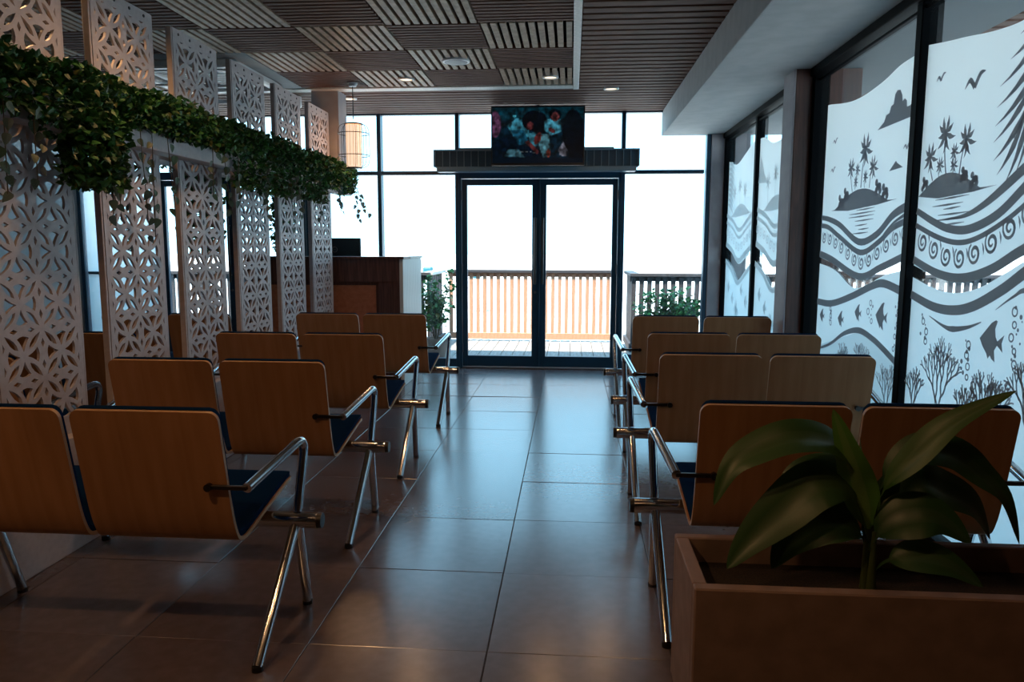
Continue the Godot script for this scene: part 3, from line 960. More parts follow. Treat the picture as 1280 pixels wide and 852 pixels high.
func make_bench(label: String, at: Vector3, aisle: float) -> Node3D:
	var b := thing("beam_bench", label, "bench", at, "beam benches")
	var prof := shell_profile()
	var faces := mb()
	var edges := mb()
	shell(faces, edges, prof, 0.0, 0.012, 0.2325, 0.03, 0.0)
	var wood := faces.commit()
	var edge := edges.commit()
	var cf := mb()
	# the pad stands a little proud of the top edge
	var cp := prof.duplicate()
	cp[0] = prof[0] + Vector2(-0.0008, 0.003)
	shell(cf, cf, cp, 0.0125, 0.030, 0.226, 0.028, 0.0)
	var pad := cf.commit()
	for s in [-1.0, 1.0]:
		var sh := obj("seat_shell", wood, M.chair_wood, b)
		sh.position.x = s * 0.249
		obj("shell_edge", edge, M.ply_edge, sh)
		obj("seat_pad", pad, M.navy_cloth, sh)
	var st := mb()
	var ends := [0.652 if aisle < 0 else 0.590, 0.590 if aisle < 0 else 0.652]
	tube(st, [Vector3(-ends[0], 0.366, -0.335), Vector3(ends[1], 0.366, -0.335)], 0.028, 20)
	obj("beam", st, M.chrome, b)
	for s in [-1.0, 1.0]:
		st = mb()
		var en: float = ends[0] if s < 0 else ends[1]
		tube(st, [Vector3(s * (en - 0.002), 0.366, -0.335), Vector3(s * (en + 0.004), 0.366, -0.335), Vector3(s * (en + 0.014), 0.366, -0.335)], 0.0285, 20, 0.026)
		obj("end_cap", st, M.black_plastic, b)
		for q in [Vector3(s * 0.56, 0.012, 0.0), Vector3(s * 0.56, 0.012, -0.45)]:
			st = mb()
			tube(st, [Vector3(s * 0.572, 0.352, -0.335 + (0.012 if q.z > -0.2 else -0.012)), q], 0.0175, 14)
			var lg := obj("leg", st, M.chrome, b)
			st = mb()
			tube(st, [q + Vector3(0, 0.006, 0), q + Vector3(0, -0.012, 0)], 0.0182, 14)
			obj("foot_cap", st, M.black_plastic, lg)
		# armrest: bracket behind the back, tube forward, bend, down to the beam
		st = mb()
		var path := rounded([Vector3(s * 0.545, 0.585, -0.012), Vector3(s * 0.583, 0.648, -0.415), Vector3(s * 0.575, 0.395, -0.342)], 0.07, 8)
		tube(st, path, 0.016, 14)
		var ar := obj("armrest", st, M.chrome, b)
		st = mb()
		bx(st, Vector3(s * 0.484, 0.585, -0.012), Vector3(0.125, 0.014, 0.012), 0.002)
		obj("arm_bracket", st, M.dark_steel, ar)
		st = mb()
		tube(st, [Vector3(s * 0.425, 0.585, -0.018), Vector3(s * 0.425, 0.585, 0.001)], 0.012, 12)
		obj("bracket_bolt", st, M.dark_steel, ar)
	for x in [-0.36, -0.14, 0.14, 0.36]:
		st = mb()
		bx2(st, Vector3(x - 0.02, 0.392, -0.42), Vector3(x + 0.02, 0.412, -0.25), 0.002)
		bx2(st, Vector3(x - 0.016, 0.36, -0.352), Vector3(x + 0.016, 0.4, -0.318), 0.002)
		obj("seat_bracket", st, M.dark_steel, b)
	return b

func make_benches() -> void:
	var lx := -1.522
	var rx := 0.893
	var b := make_bench("two-seat wooden beam bench left of the aisle, in front of all other left rows", Vector3(lx, 0, -2.13), 1.0)
	dup(b, Vector3(lx, 0, -3.10), "two-seat wooden beam bench left of the aisle, beside the second lattice screen")
	dup(b, Vector3(lx, 0, -4.10), "two-seat wooden beam bench left of the aisle, one row behind the desk row")
	dup(b, Vector3(lx, 0, -5.35), "two-seat wooden beam bench standing directly in front of the reception desk")
	b = make_bench("two-seat wooden beam bench right of the aisle, directly behind the concrete planter", Vector3(rx, 0, -2.38), -1.0)
	dup(b, Vector3(rx, 0, -3.48), "two-seat wooden beam bench right of the aisle, second from the concrete planter")
	dup(b, Vector3(rx + 0.03, 0, -4.32), "two-seat wooden beam bench right of the aisle, third from the concrete planter")
	dup(b, Vector3(rx + 0.03, 0, -5.38), "two-seat wooden beam bench right of the aisle, nearest the glass double doors")
	dup(b, Vector3(-2.915, 0, -3.10), "two-seat wooden beam bench hidden mostly behind the first two lattice screens")
	dup(b, Vector3(-2.915, 0, -4.02), "two-seat wooden beam bench seen through the gap left of the second lattice screen")
	dup(b, Vector3(-2.915, 0, -5.20), "two-seat wooden beam bench seen through the gap right of the second lattice screen")


# ---------------------------------------------------------------- lattice screens
func octant() -> PackedVector2Array:
	# one eighth of a pattern cell (unit cell half = 0.5) with notches for the cut-outs
	return PackedVector2Array([
		Vector2(0, 0), Vector2(0.09, 0), Vector2(0.21, 0.05), Vector2(0.30, 0.108), Vector2(0.35, 0.15), Vector2(0.384, 0.08), Vector2(0.395, 0),
		Vector2(0.5, 0), Vector2(0.5, 0.12), Vector2(0.452, 0.215), Vector2(0.5, 0.31), Vector2(0.5, 0.5), Vector2(0.442, 0.442),
		Vector2(0.39, 0.338), Vector2(0.32, 0.236), Vector2(0.235, 0.166), Vector2(0.134, 0.134)])

func make_screens() -> void:
	var base := octant()
	var ix := Geometry2D.triangulate_polygon(base)
	var cw := 0.223
	var ch := 0.209
	var front := mb()
	var th := 0.012
	# the panel lies in the plane x = 0 of its thing, running from z = 0 to z = -0.5
	for col in 2:
		for row in 9:
			var cz := -0.027 - cw * (col + 0.5)
			var cy := 0.06 + ch * (row + 0.5)
			for s in 8:
				var m := func(p: Vector2) -> Vector2:
					var q := Vector2(p.y, p.x) if s & 4 else p
					return Vector2(cz + (q.x if s & 1 else -q.x) * cw, cy + (q.y if s & 2 else -q.y) * ch)
				for k in range(0, ix.size(), 3):
					var a: Vector2 = m.call(base[ix[k]])
					var b: Vector2 = m.call(base[ix[k + 1]])
					var c: Vector2 = m.call(base[ix[k + 2]])
					for f in [1.0, -1.0]:
						var n := Vector3(f, 0, 0)
						tri(front, Vector3(f * th * 0.5, a.y, a.x), Vector3(f * th * 0.5, b.y, b.x), Vector3(f * th * 0.5, c.y, c.x), n, n, n)
				for k in base.size():
					var p := base[k]
					var q := base[(k + 1) % base.size()]
					var on_axis := (p.y == 0.0 and q.y == 0.0) or (p.x == 0.5 and q.x == 0.5) or (is_equal_approx(p.x, p.y) and is_equal_approx(q.x, q.y))
					if on_axis:
						continue
					var a: Vector2 = m.call(p)
					var b: Vector2 = m.call(q)
					var ctr: Vector2 = m.call(Vector2(0.4, 0.24))
					var d := (a + b) * 0.5 - ctr
					quad(front, Vector3(-th * 0.5, a.y, a.x), Vector3(th * 0.5, a.y, a.x), Vector3(th * 0.5, b.y, b.x), Vector3(-th * 0.5, b.y, b.x), Vector3(0, d.y, d.x))
	# plain borders of the sheet
	bx2(front, Vector3(-th * 0.5, 0.0, -0.5), Vector3(th * 0.5, 0.06, 0))
	bx2(front, Vector3(-th * 0.5, 0.06 + 9 * ch, -0.5), Vector3(th * 0.5, 2.0, 0))
	bx2(front, Vector3(-th * 0.5, 0.06, -0.027), Vector3(th * 0.5, 0.06 + 9 * ch, 0))
	bx2(front, Vector3(-th * 0.5, 0.06, -0.5), Vector3(th * 0.5, 0.06 + 9 * ch, -0.027 - 2 * cw))
	var sheet_mesh := front.commit()
	var side := mb()
	bx2(side, Vector3(-0.016, 0.0, -0.012), Vector3(0.016, 2.0, 0.0), 0.002)
	var side_mesh := side.commit()
	var x := -2.195
	var where := ["nearest the front row, first under the long greenery", "second along the aisle, beside the gap with hanging vine leaves", "third along the aisle, in front of the black door handles", "fourth along the aisle, before the dark gap with trailing foliage", "fifth along the aisle, beside the reception desk end", "last before the reception desk monitor"]
	for i in 6:
		var s := thing("lattice_screen", "white perforated lattice screen panel, " + where[i], "screen", Vector3(x, 0.5, -2.675 - 0.715 * i), "white lattice screens left of the aisle")
		var sh := obj("perforated_sheet", sheet_mesh, M.screen_paint, s)
		sh.position.x = 0.008
		var e := obj("edge_post", side_mesh, M.screen_paint, s)
		e.position = Vector3(-0.004, 0, 0.014)
		e = obj("edge_post", side_mesh, M.screen_paint, s)
		e.position = Vector3(-0.004, 0, -0.504)
		for k in 4:
			var st := mb()
			tube(st, [Vector3(0.012, 1.975, -0.06 - 0.125 * k), Vector3(0.017, 1.975, -0.06 - 0.125 * k)], 0.008, 10)
			obj("fixing_screw", st, M.dark_steel, s)
	var st := mb()
	bx2(st, Vector3(-2.25, 0, -6.86), Vector3(-2.132, 0.5, -0.6), 0.005)
	tag(obj("plinth", st, M.screen_paint), "low white plinth wall carrying the lattice screens beside the left chairs", "plinth")


# ---------------------------------------------------------------- greenery
func small_leaf(seed_no: int, lobes: int) -> ArrayMesh:
	# a small folded leaf, unit length along +z, tip bent down
	var st := mb()
	var pts := []
	var n := 6
	for k in n + 1:
		var t := float(k) / n
		var w := (0.42 * sin(PI * pow(t, 0.7)) + 0.02) * (1.0 if lobes == 0 else 0.75 + 0.35 * absf(cos(t * 9.0)))
		var y := -0.25 * t * t
		pts.append([Vector3(-w, y + w * 0.25, t), Vector3(0, y, t), Vector3(w, y + w * 0.25, t)])
	for k in n:
		for j in 2:
			var a: Vector3 = pts[k][j]
			var b: Vector3 = pts[k][j + 1]
			var c: Vector3 = pts[k + 1][j + 1]
			var d: Vector3 = pts[k + 1][j]
			quad(st, a, b, c, d, Vector3.UP)
	return st.commit()

func scatter(called: String, parent: Node3D, m: ArrayMesh, xf: Array, cols: Array) -> void:
	var mm := MultiMesh.new()
	mm.transform_format = MultiMesh.TRANSFORM_3D
	mm.use_colors = true
	mm.mesh = m
	mm.instance_count = xf.size()
	for i in xf.size():
		mm.set_instance_transform(i, xf[i])
		mm.set_instance_color(i, cols[i])
	var o := MultiMeshInstance3D.new()
	o.name = called
	o.multimesh = mm
	o.material_override = M.leaf_small
	o.set_meta("kind", "stuff")
	parent.add_child(o, true)

func leaf_tint(dark := 1.0) -> Color:
	var t := rng.randf()
	var c := Color(0.016, 0.066, 0.022).lerp(Color(0.06, 0.23, 0.05), t * t)
	if rng.randf() < 0.06:
		c = Color(0.10, 0.12, 0.03)
	return Color(c.r * dark, c.g * dark, c.b * dark)

func rand_basis(s: float) -> Basis:
	return Basis.from_euler(Vector3(rng.randf_range(-1.3, 0.9), rng.randf_range(-PI, PI), rng.randf_range(-0.9, 0.9))).scaled(Vector3(s, s, s))

func heart_leaf() -> ArrayMesh:
	# pothos-like leaf, unit length, hanging along -y, facing +z
	var st := mb()
	var half := [[0.0, 0.05], [0.22, 0.14], [0.36, 0.0], [0.38, -0.18], [0.31, -0.42], [0.18, -0.68], [0.0, -0.95]]
	for s in [-1.0, 1.0]:
		for k in half.size() - 1:
			var a := Vector3(s * half[k][0], half[k][1], 0.10 * half[k][0])
			var b := Vector3(s * half[k + 1][0], half[k + 1][1], 0.10 * half[k + 1][0] + 0.05 * half[k + 1][1])
			var c := Vector3(0, half[k + 1][1], 0.05 * half[k + 1][1])
			var d := Vector3(0, half[k][1], 0.0)
			quad(st, a, b, c, d, Vector3(0, 0, 1))
	return st.commit()

func vine(parent: Node3D, from: Vector3, drop: float, sway: Vector2, hl: ArrayMesh, size: float, n: int) -> void:
	var p := cr([from, from + Vector3(sway.x * 0.3, -drop * 0.35, sway.y * 0.3), from + Vector3(sway.x * 0.8, -drop * 0.7, sway.y * 0.7), from + Vector3(sway.x, -drop, sway.y)], 5)
	var st := mb()
	tube(st, p, 0.0022, 5)
	var v := obj("hanging_vine", st, M.stem, parent)
	for k in n:
		var q: Vector3 = p[int(float(k + 1) / n * (p.size() - 1))]
		var l := obj("vine_leaf", hl, M.vine_leaf, v)
		var s := size * rng.randf_range(0.8, 1.2)
		l.transform = Transform3D(Basis.from_euler(Vector3(rng.randf_range(-0.5, 0.3), rng.randf_range(-0.2, 1.6), rng.randf_range(-0.7, 0.7))).scaled(Vector3(s, s, s)), q + Vector3(rng.randf_range(-0.02, 0.02), 0, rng.randf_range(-0.03, 0.03)))

func make_greenery() -> void:
	# trough that carries the plants, hung on the aisle side of the screens
	var t := thing("planter_trough", "long white planter trough fixed across the lattice screens under the greenery", "planter", Vector3.ZERO)
	var st := mb()
	bx2(st, Vector3(-2.174, 1.79, -7.06), Vector3(-2.162, 1.93, -1.2), 0.002)
	bx2(st, Vector3(-2.09, 1.79, -7.06), Vector3(-2.075, 1.93, -1.2), 0.002)
	bx2(st, Vector3(-2.163, 1.79, -7.06), Vector3(-2.09, 1.805, -1.2), 0.0)
	obj("box", st, M.screen_paint, t)
	boxed("soil", Vector3(-2.160, 1.82, -7.04), Vector3(-2.092, 1.90, -1.22), M.soil, t)
	var hl := heart_leaf()
	var lm := [small_leaf(1, 0), small_leaf(2, 1)]
	var g := thing("trailing_greenery", "long leafy green garland overflowing the white trough along the lattice screens", "plants", Vector3.ZERO)
	var nz := FastNoiseLite.new()
	nz.seed = 8
	nz.frequency = 0.9
	for v in 2:
		var xf := []
		var cols := []
		for i in 12000:
			var z := rng.randf_range(-7.02, -1.3)
			var full := 0.75 + 0.4 * nz.get_noise_1d(z * 2.2)
			var a := rng.randf_range(0, TAU)
			var rr := pow(rng.randf(), 0.5)
			var p := Vector3(-2.10 + cos(a) * rr * 0.15 * full, 1.985 + sin(a) * rr * 0.115 * full, z)
			if rng.randf() < 0.34:
				# overflow hanging down the aisle face
				var hang := 0.16 + 0.14 * maxf(0.0, nz.get_noise_1d(z * 3.0 + 40.0))
				if z > -3.32 and z < -2.95:
					hang = 0.36
				if z > -6.2 and z < -4.4:
					hang = 0.30
				if z > -4.5 and z < -3.4:
					hang = 0.10
				var u := rng.randf()
				p = Vector3(-2.03 + rng.randf_range(-0.035, 0.04) - 0.02 * u, 1.97 - u * hang, z)
			xf.append(Transform3D(rand_basis(rng.randf_range(0.020, 0.040)), p))
			cols.append(leaf_tint())
		for i in 700:
			var zz := -3.14 + rng.randf_range(-0.17, 0.17)
			var u2 := rng.randf()
			xf.append(Transform3D(rand_basis(rng.randf_range(0.024, 0.044)), Vector3(-2.03 + rng.randf_range(-0.06, 0.05), 1.86 - 0.3 * u2, zz)))
			cols.append(leaf_tint())
		scatter("foliage", g, lm[v], xf, cols)
	for q in [[-3.22, 0.42, 0.02], [-3.3, 0.36, -0.05], [-3.46, 0.42, 0.02], [-3.56, 0.5, 0.0], [-3.7, 0.36, 0.0], [-4.18, 0.26, 0.0], [-4.32, 0.34, 0.02], [-4.5, 0.28, 0.02], [-4.95, 0.34, 0.0], [-5.35, 0.42, 0.0], [-5.45, 0.32, 0.05], [-6.0, 0.32, 0.0], [-6.5, 0.24, 0.0], [-6.95, 0.3, 0.06], [-7.04, 0.24, 0.1], [-2.75, 0.3, 0.0], [-2.6, 0.36, 0.0]]:
		vine(g, Vector3(-2.02, 1.86, q[0]), q[1], Vector2(q[2], rng.randf_range(-0.06, 0.06)), hl, 0.043, 7)
	# second garland on the far side of the screens
	g = thing("trailing_greenery", "second green garland hanging behind the lattice screens, seen through their gaps", "plants", Vector3.ZERO)
	var xf := []
	var cols := []
	for i in 5500:
		var z := rng.randf_range(-7.0, -2.4)
		var u := rng.randf()
		var hang := 0.2 + 0.2 * maxf(0.0, nz.get_noise_1d(z * 4.0))
		if absf(z + 5.0) < 0.28 or absf(z + 6.45) < 0.2:
			hang = 0.75
		if rng.randf() < 0.35:
			z = [-5.0, -6.45][rng.randi() % 2] + rng.randf_range(-0.2, 0.2)
			hang = 0.75
		xf.append(Transform3D(rand_basis(rng.randf_range(0.025, 0.045)), Vector3((-2.36 + rng.randf_range(-0.09, 0.08)) if u * hang < 0.06 else (-2.50 + rng.randf_range(-0.05, 0.03)), 2.03 - u * hang, z)))
		cols.append(leaf_tint(1.2))
	scatter("foliage", g, lm[0], xf, cols)
	for q in [[-3.95, 0.5], [-4.0, 0.4], [-4.1, 0.62], [-5.0, 0.5], [-6.4, 0.6]]:
		vine(g, Vector3(-2.49, 1.95, q[0]), q[1], Vector2(0.0, 0.03), hl, 0.055, 8)
	st = mb()
	bx2(st, Vector3(-2.42, 1.79, -7.0), Vector3(-2.408, 1.9, -2.4), 0.002)
	bx2(st, Vector3(-2.272, 1.79, -7.0), Vector3(-2.26, 1.9, -2.4), 0.002)
	bx2(st, Vector3(-2.408, 1.79, -7.0), Vector3(-2.272, 1.802, -2.4), 0.0)
	tag(obj("planter_trough", st, M.screen_paint), "white planter trough on the hidden side of the lattice screens", "planter")

func broad_leaf(parent: Node3D, pts: Array, wid: float, tint: float, roll: float, stalk := 0.28) -> void:
	var p := cr(pts, 6)
	var st := mb()
	var n := p.size()
	var rows := []
	var first := int(n * stalk)
	for i in n:
		var d: Vector3 = (p[mini(i + 1, n - 1)] - p[maxi(i - 1, 0)]).normalized()
		var sd := d.cross(Vector3.UP)
		if sd.length() < 0.2:
			sd = Vector3(0, 0, 1).cross(d)
		sd = sd.normalized().rotated(d, roll)
		var up := sd.cross(d).normalized()
		var t := clampf(float(i - first) / (n - 1 - first), 0.0, 1.0)
		var w := 0.006
		if i > first:
			w = maxf(wid * pow(sin(PI * pow(t, 0.72)), 0.85), 0.001)
		if i == n - 1:
			w = 0.0008
		var row := []
		for k in 7:
			var s := (k - 3) / 3.0
			row.append(p[i] + sd * s * w + up * (absf(s) * w * 0.34 - s * s * w * 0.18))
		rows.append(row)
	var nr := []
	for i in n:
		var row := []
		for k in 7:
			var du: Vector3 = rows[mini(i + 1, n - 1)][k] - rows[maxi(i - 1, 0)][k]
			var dv: Vector3 = rows[i][mini(k + 1, 6)] - rows[i][maxi(k - 1, 0)]
			row.append(dv.cross(du).normalized())
		nr.append(row)
	var gcol := Color(0.020, 0.062, 0.018).lerp(Color(0.10, 0.26, 0.045), tint)
	for i in n - 1:
		for k in 6:
			var cm: float = 1.5 if k == 2 or k == 3 else 1.0
			st.set_color(Color(gcol.r * cm, gcol.g * (0.8 + 0.2 * cm), gcol.b * cm))
			tri(st, rows[i][k], rows[i][k + 1], rows[i + 1][k + 1], nr[i][k], nr[i][k + 1], nr[i + 1][k + 1])
			tri(st, rows[i][k], rows[i + 1][k + 1], rows[i + 1][k], nr[i][k], nr[i + 1][k + 1], nr[i + 1][k])
	obj("leaf", st, M.leaf_broad, parent)

func make_planter() -> void:
	var p := thing("planter_box", "large rectangular concrete planter box behind the right-hand bench", "planter", Vector3(0, 0, 0))
	var st := mb()
	bx2(st, Vector3(0.325, 0.0, -1.893), Vector3(1.44, 0.45, -1.855), 0.004)
	obj("side_panel", st, M.concrete, p)
	st = mb()
	bx2(st, Vector3(0.325, 0.0, -2.235), Vector3(1.44, 0.45, -2.2), 0.004)
	obj("side_panel", st, M.concrete, p)
	st = mb()
	bx2(st, Vector3(0.325, 0.0, -2.2), Vector3(0.363, 0.449, -1.893), 0.003)
	obj("end_panel", st, M.concrete, p)
	st = mb()
	bx2(st, Vector3(1.402, 0.0, -2.2), Vector3(1.44, 0.449, -1.893), 0.003)
	obj("end_panel", st, M.concrete, p)
	boxed("soil", Vector3(0.364, 0.02, -2.199), Vector3(1.401, 0.375, -1.894), M.soil, p)
	var g := thing("broad_leaf_plant", "dark green broad-leaved plant growing out of the concrete planter", "plant", Vector3.ZERO)
	st = mb()
	for q in [Vector3(0.825, 0.376, -2.06), Vector3(0.845, 0.376, -2.08), Vector3(0.835, 0.376, -2.04)]:
		tube(st, cr([q, q + Vector3(0, 0.08, 0), q + Vector3(0.0, 0.17, 0.0)], 3), 0.014, 8, 0.006)
	obj("stem", st, M.plant_stalk, g)
	var b := Vector3(0.835, 0.40, -2.06)
	broad_leaf(g, [b, Vector3(0.83, 0.53, -2.06), Vector3(0.80, 0.64, -2.05), Vector3(0.76, 0.74, -2.03), Vector3(0.70, 0.89, -2.02)], 0.05, 0.9, 1.0)
	broad_leaf(g, [b, Vector3(0.84, 0.54, -2.06), Vector3(0.85, 0.67, -2.03), Vector3(0.91, 0.77, -2.00), Vector3(0.99, 0.87, -1.98), Vector3(1.12, 0.96, -1.95)], 0.044, 0.2, 0.7, 0.4)
	broad_leaf(g, [b, Vector3(0.82, 0.53, -2.07), Vector3(0.79, 0.69, -2.06), Vector3(0.71, 0.79, -2.04), Vector3(0.60, 0.81, -2.02), Vector3(0.49, 0.77, -2.01), Vector3(0.43, 0.72, -2.00), Vector3(0.39, 0.63, -1.98)], 0.055, 0.16, -0.7)
	broad_leaf(g, [b, Vector3(0.82, 0.53, -2.05), Vector3(0.76, 0.66, -2.04), Vector3(0.67, 0.68, -2.02), Vector3(0.58, 0.61, -2.01), Vector3(0.49, 0.53, -1.99), Vector3(0.43, 0.455, -1.975)], 0.07, 0.1, -0.85)
	broad_leaf(g, [b, Vector3(0.83, 0.49, -2.08), Vector3(0.77, 0.56, -2.06), Vector3(0.69, 0.56, -2.05), Vector3(0.61, 0.51, -2.04), Vector3(0.56, 0.44, -2.02)], 0.065, 0.1, -0.8)
	broad_leaf(g, [b, Vector3(0.84, 0.53, -2.07), Vector3(0.86, 0.69, -2.06), Vector3(0.93, 0.77, -2.05), Vector3(1.02, 0.77, -2.04), Vector3(1.09, 0.72, -2.02), Vector3(1.15, 0.66, -2.01), Vector3(1.19, 0.54, -2.00)], 0.056, 0.03, 0.75)
	broad_leaf(g, [b, Vector3(0.86, 0.50, -2.10), Vector3(0.91, 0.58, -2.10), Vector3(0.97, 0.67, -2.09), Vector3(1.04, 0.65, -2.09), Vector3(1.11, 0.61, -2.08), Vector3(1.16, 0.52, -2.08)], 0.06, 0.06, 0.8, 0.4)
	broad_leaf(g, [b, Vector3(0.83, 0.51, -2.04), Vector3(0.87, 0.58, -2.02), Vector3(0.93, 0.61, -2.00), Vector3(0.99, 0.60, -1.99), Vector3(1.05, 0.55, -1.97)], 0.066, 0.04, 0.9)
	broad_leaf(g, [b, Vector3(0.85, 0.51, -2.10), Vector3(0.89, 0.60, -2.11), Vector3(0.94, 0.67, -2.13), Vector3(0.99, 0.71, -2.14)], 0.05, 0.15, 0.8)
	broad_leaf(g, [b, Vector3(0.84, 0.51, -2.10), Vector3(0.80, 0.65, -2.10), Vector3(0.73, 0.69, -2.11), Vector3(0.65, 0.68, -2.12), Vector3(0.59, 0.62, -2.12)], 0.06, 0.08, -0.7)
	broad_leaf(g, [b, Vector3(0.84, 0.52, -2.10), Vector3(0.83, 0.67, -2.11), Vector3(0.81, 0.80, -2.12)], 0.03, 0.6, 1.2)
	broad_leaf(g, [b, Vector3(0.86, 0.47, -2.02), Vector3(0.92, 0.50, -1.99), Vector3(1.0, 0.49, -1.97), Vector3(1.08, 0.44, -1.95)], 0.05, 0.05, 0.7)

# ---------------------------------------------------------------- fittings
func downlight(label: String, at: Vector3, e: float, col := Color(1.0, 0.76, 0.53)) -> void:
	var d := thing("downlight", label, "downlight", at, "recessed ceiling downlights")
	var st := mb()
	lathe(st, [Vector2(0.048, -0.002), Vector2(0.058, -0.011), Vector2(0.068, -0.008), Vector2(0.070, 0.0), Vector2(0.070, 0.04)], Vector3.ZERO)
	obj("trim_ring", st, M.white_plastic, d)
	st = mb()
	lathe(st, [Vector2(0.0001, -0.003), Vector2(0.05, -0.003)], Vector3.ZERO)
	obj("lamp_lens", st, M.lamp_glow, d)
	var l := SpotLight3D.new()
	l.name = "lamp"
	l.light_color = col
	l.light_energy = e
	l.light_size = 0.05
	l.spot_angle = 76
	l.spot_angle_attenuation = 0.6
	l.spot_range = 12
	l.spot_attenuation = 2
	l.shadow_enabled = true
	d.add_child(l)
	l.position = Vector3(0, -0.015, 0)
	l.rotation_degrees = Vector3(-90, 0, 0)

func make_fittings() -> void:
	var e := 0.28
	downlight("lit recessed downlight in a pale slat tile nearest the pendant lamp side", Vector3(-1.40, TOP, -6.43), e)
	downlight("lit recessed downlight in the corner slat tile beside the pale edge trim", Vector3(-0.19, TOP, -6.43), e)
	downlight("lit recessed downlight in the long slats right of the edge trim", Vector3(0.335, TOP, -6.92), e)
	downlight("small lit downlight in the ceiling above the cage pendant lamp", Vector3(-2.117, TOP, -7.21), e)
	for q in [[-2.62, -3.37, 1.0, "beyond the lattice screens at the middle rows"], [-1.4, -3.37, 1.0, "over the left benches at the middle rows"], [0.35, -3.37, 0.3, "over the right benches at the middle rows"], [-2.62, -0.75, 0.6, "beyond the lattice screens at the front row"], [-1.4, -0.75, 1.7, "over the left benches at the front row"], [0.35, -0.75, 0.3, "over the planter side at the front row"]]:
		downlight("lit recessed downlight in the slatted ceiling, " + q[3], Vector3(q[0], TOP, q[1]), q[2])
	# ceiling speaker
	var s := thing("ceiling_speaker", "round grey ceiling speaker grille between the downlights", "speaker", Vector3(-0.887, TOP, -5.84))
	var st := mb()
	lathe(st, [Vector2(0.088, -0.012), Vector2(0.102, -0.010), Vector2(0.108, 0.0), Vector2(0.108, 0.04)], Vector3.ZERO, 28)
	obj("trim_ring", st, M.white_plastic, s)
	st = mb()
	lathe(st, [Vector2(0.0001, -0.014), Vector2(0.06, -0.0135), Vector2(0.09, -0.010)], Vector3.ZERO, 28)
	obj("grille", st, M.grey_metal, s)
	# air conditioning cassette
	var c := thing("ceiling_cassette", "white square air-conditioning cassette in the ceiling behind the screens", "air conditioner", Vector3(-3.0, TOP, -6.12))
	st = mb()
	for k in 4:
		var a := PI / 2 * k
		var t := Transform3D(Basis(Vector3.UP, a), Vector3.ZERO)
		bx(st, Vector3(0, -0.03, 0.44), Vector3(0.95, 0.06, 0.07), 0.012, t)
		bx(st, Vector3(0, -0.025, 0.30), Vector3(0.62, 0.05, 0.05), 0.008, t)
	obj("frame", st, M.white_plastic, c)
	for k in 4:
		st = mb()
		var t := Transform3D(Basis(Vector3.UP, PI / 2 * k) * Basis(Vector3.RIGHT, 0.35), Vector3.ZERO)
		bx(st, Vector3(0, -0.03, 0.372), Vector3(0.6, 0.008, 0.055), 0.002, t)
		obj("louvre", st, M.white_plastic, c)
	for k in 9:
		boxed("grille_bar", Vector3(-0.27, -0.035, -0.25 + 0.06 * k), Vector3(0.27, -0.025, -0.22 + 0.06 * k), M.white_plastic, c)
	boxed("cavity", Vector3(-0.41, -0.018, -0.41), Vector3(0.41, -0.002, 0.41), M.black_plastic, c)
	# pendant lamp in a wire cage
	var p := thing("pendant_lamp", "cage pendant lamp with pleated warm shade hanging by the screens", "lamp", Vector3(-1.895, 0, -6.55))
	st = mb()
	tube(st, [Vector3(0, 2.41, 0), Vector3(0, TOP, 0)], 0.004, 8)
	obj("cord", st, M.black_plastic, p)
	st = mb()
	lathe(st, [Vector2(0.0001, TOP - 0.03), Vector2(0.03, TOP - 0.03), Vector2(0.045, TOP - 0.005), Vector2(0.045, TOP)], Vector3.ZERO, 20)
	obj("canopy", st, M.white_plastic, p)
	st = mb()
	lathe(st, [Vector2(0.0001, 2.385), Vector2(0.075, 2.372), Vector2(0.078, 2.36), Vector2(0.0001, 2.358)], Vector3.ZERO, 24)
	obj("top_cap", st, M.dark_steel, p)
	st = mb()
	var pr := []
	for k in 2:
		pr.append(Vector2(0.068, 2.015 + 0.345 * k))
	lathe(st, [Vector2(0.062, 2.0), Vector2(0.066, 2.015), Vector2(0.067, 2.355)], Vector3.ZERO, 36)
	obj("shade", st, M.lamp_shade, p)
	for k in 14:
		var a := TAU * k / 14
		st = mb()
		tube(st, [Vector3(cos(a) * 0.0685, 2.012, sin(a) * 0.0685), Vector3(cos(a) * 0.0695, 2.356, sin(a) * 0.0695)], 0.0014, 5)
		obj("shade_rib", st, M.dark_steel, p)
	for y in [2.285, 2.10]:
		st = mb()
		var rg := []
		for k in 33:
			rg.append(Vector3(cos(TAU * k / 32) * 0.134, y, sin(TAU * k / 32) * 0.134))
		tube(st, rg, 0.0035, 6, -1.0, false)
		obj("cage_ring", st, M.dark_steel, p)
	for k in 8:
		var a := TAU * (k + 0.5) / 8
		var d := Vector3(cos(a), 0, sin(a))
		st = mb()
		tube(st, cr([d * 0.07 + Vector3(0, 2.37, 0), d * 0.115 + Vector3(0, 2.35, 0), d * 0.134 + Vector3(0, 2.29, 0), d * 0.134 + Vector3(0, 2.2, 0), d * 0.134 + Vector3(0, 2.09, 0), d * 0.118 + Vector3(0, 2.02, 0), d * 0.06 + Vector3(0, 1.995, 0)], 4), 0.0022, 5)
		obj("cage_wire", st, M.dark_steel, p)
	st = mb()
	lathe(st, [Vector2(0.0001, 1.988), Vector2(0.066, 1.988), Vector2(0.068, 2.0), Vector2(0.0001, 2.002)], Vector3.ZERO, 24)
	obj("bottom_plate", st, M.dark_steel, p)
	var bulb := mb()
	lathe(bulb, [Vector2(0.0001, 2.12), Vector2(0.022, 2.128), Vector2(0.03, 2.155), Vector2(0.022, 2.182), Vector2(0.0001, 2.19)], Vector3.ZERO, 16)
	obj("bulb", bulb, M.lamp_glow, p)
	var l := OmniLight3D.new()
	l.name = "lamp"
	l.light_color = Color(1.0, 0.72, 0.48)
	l.light_energy = 0.12
	l.light_size = 0.06
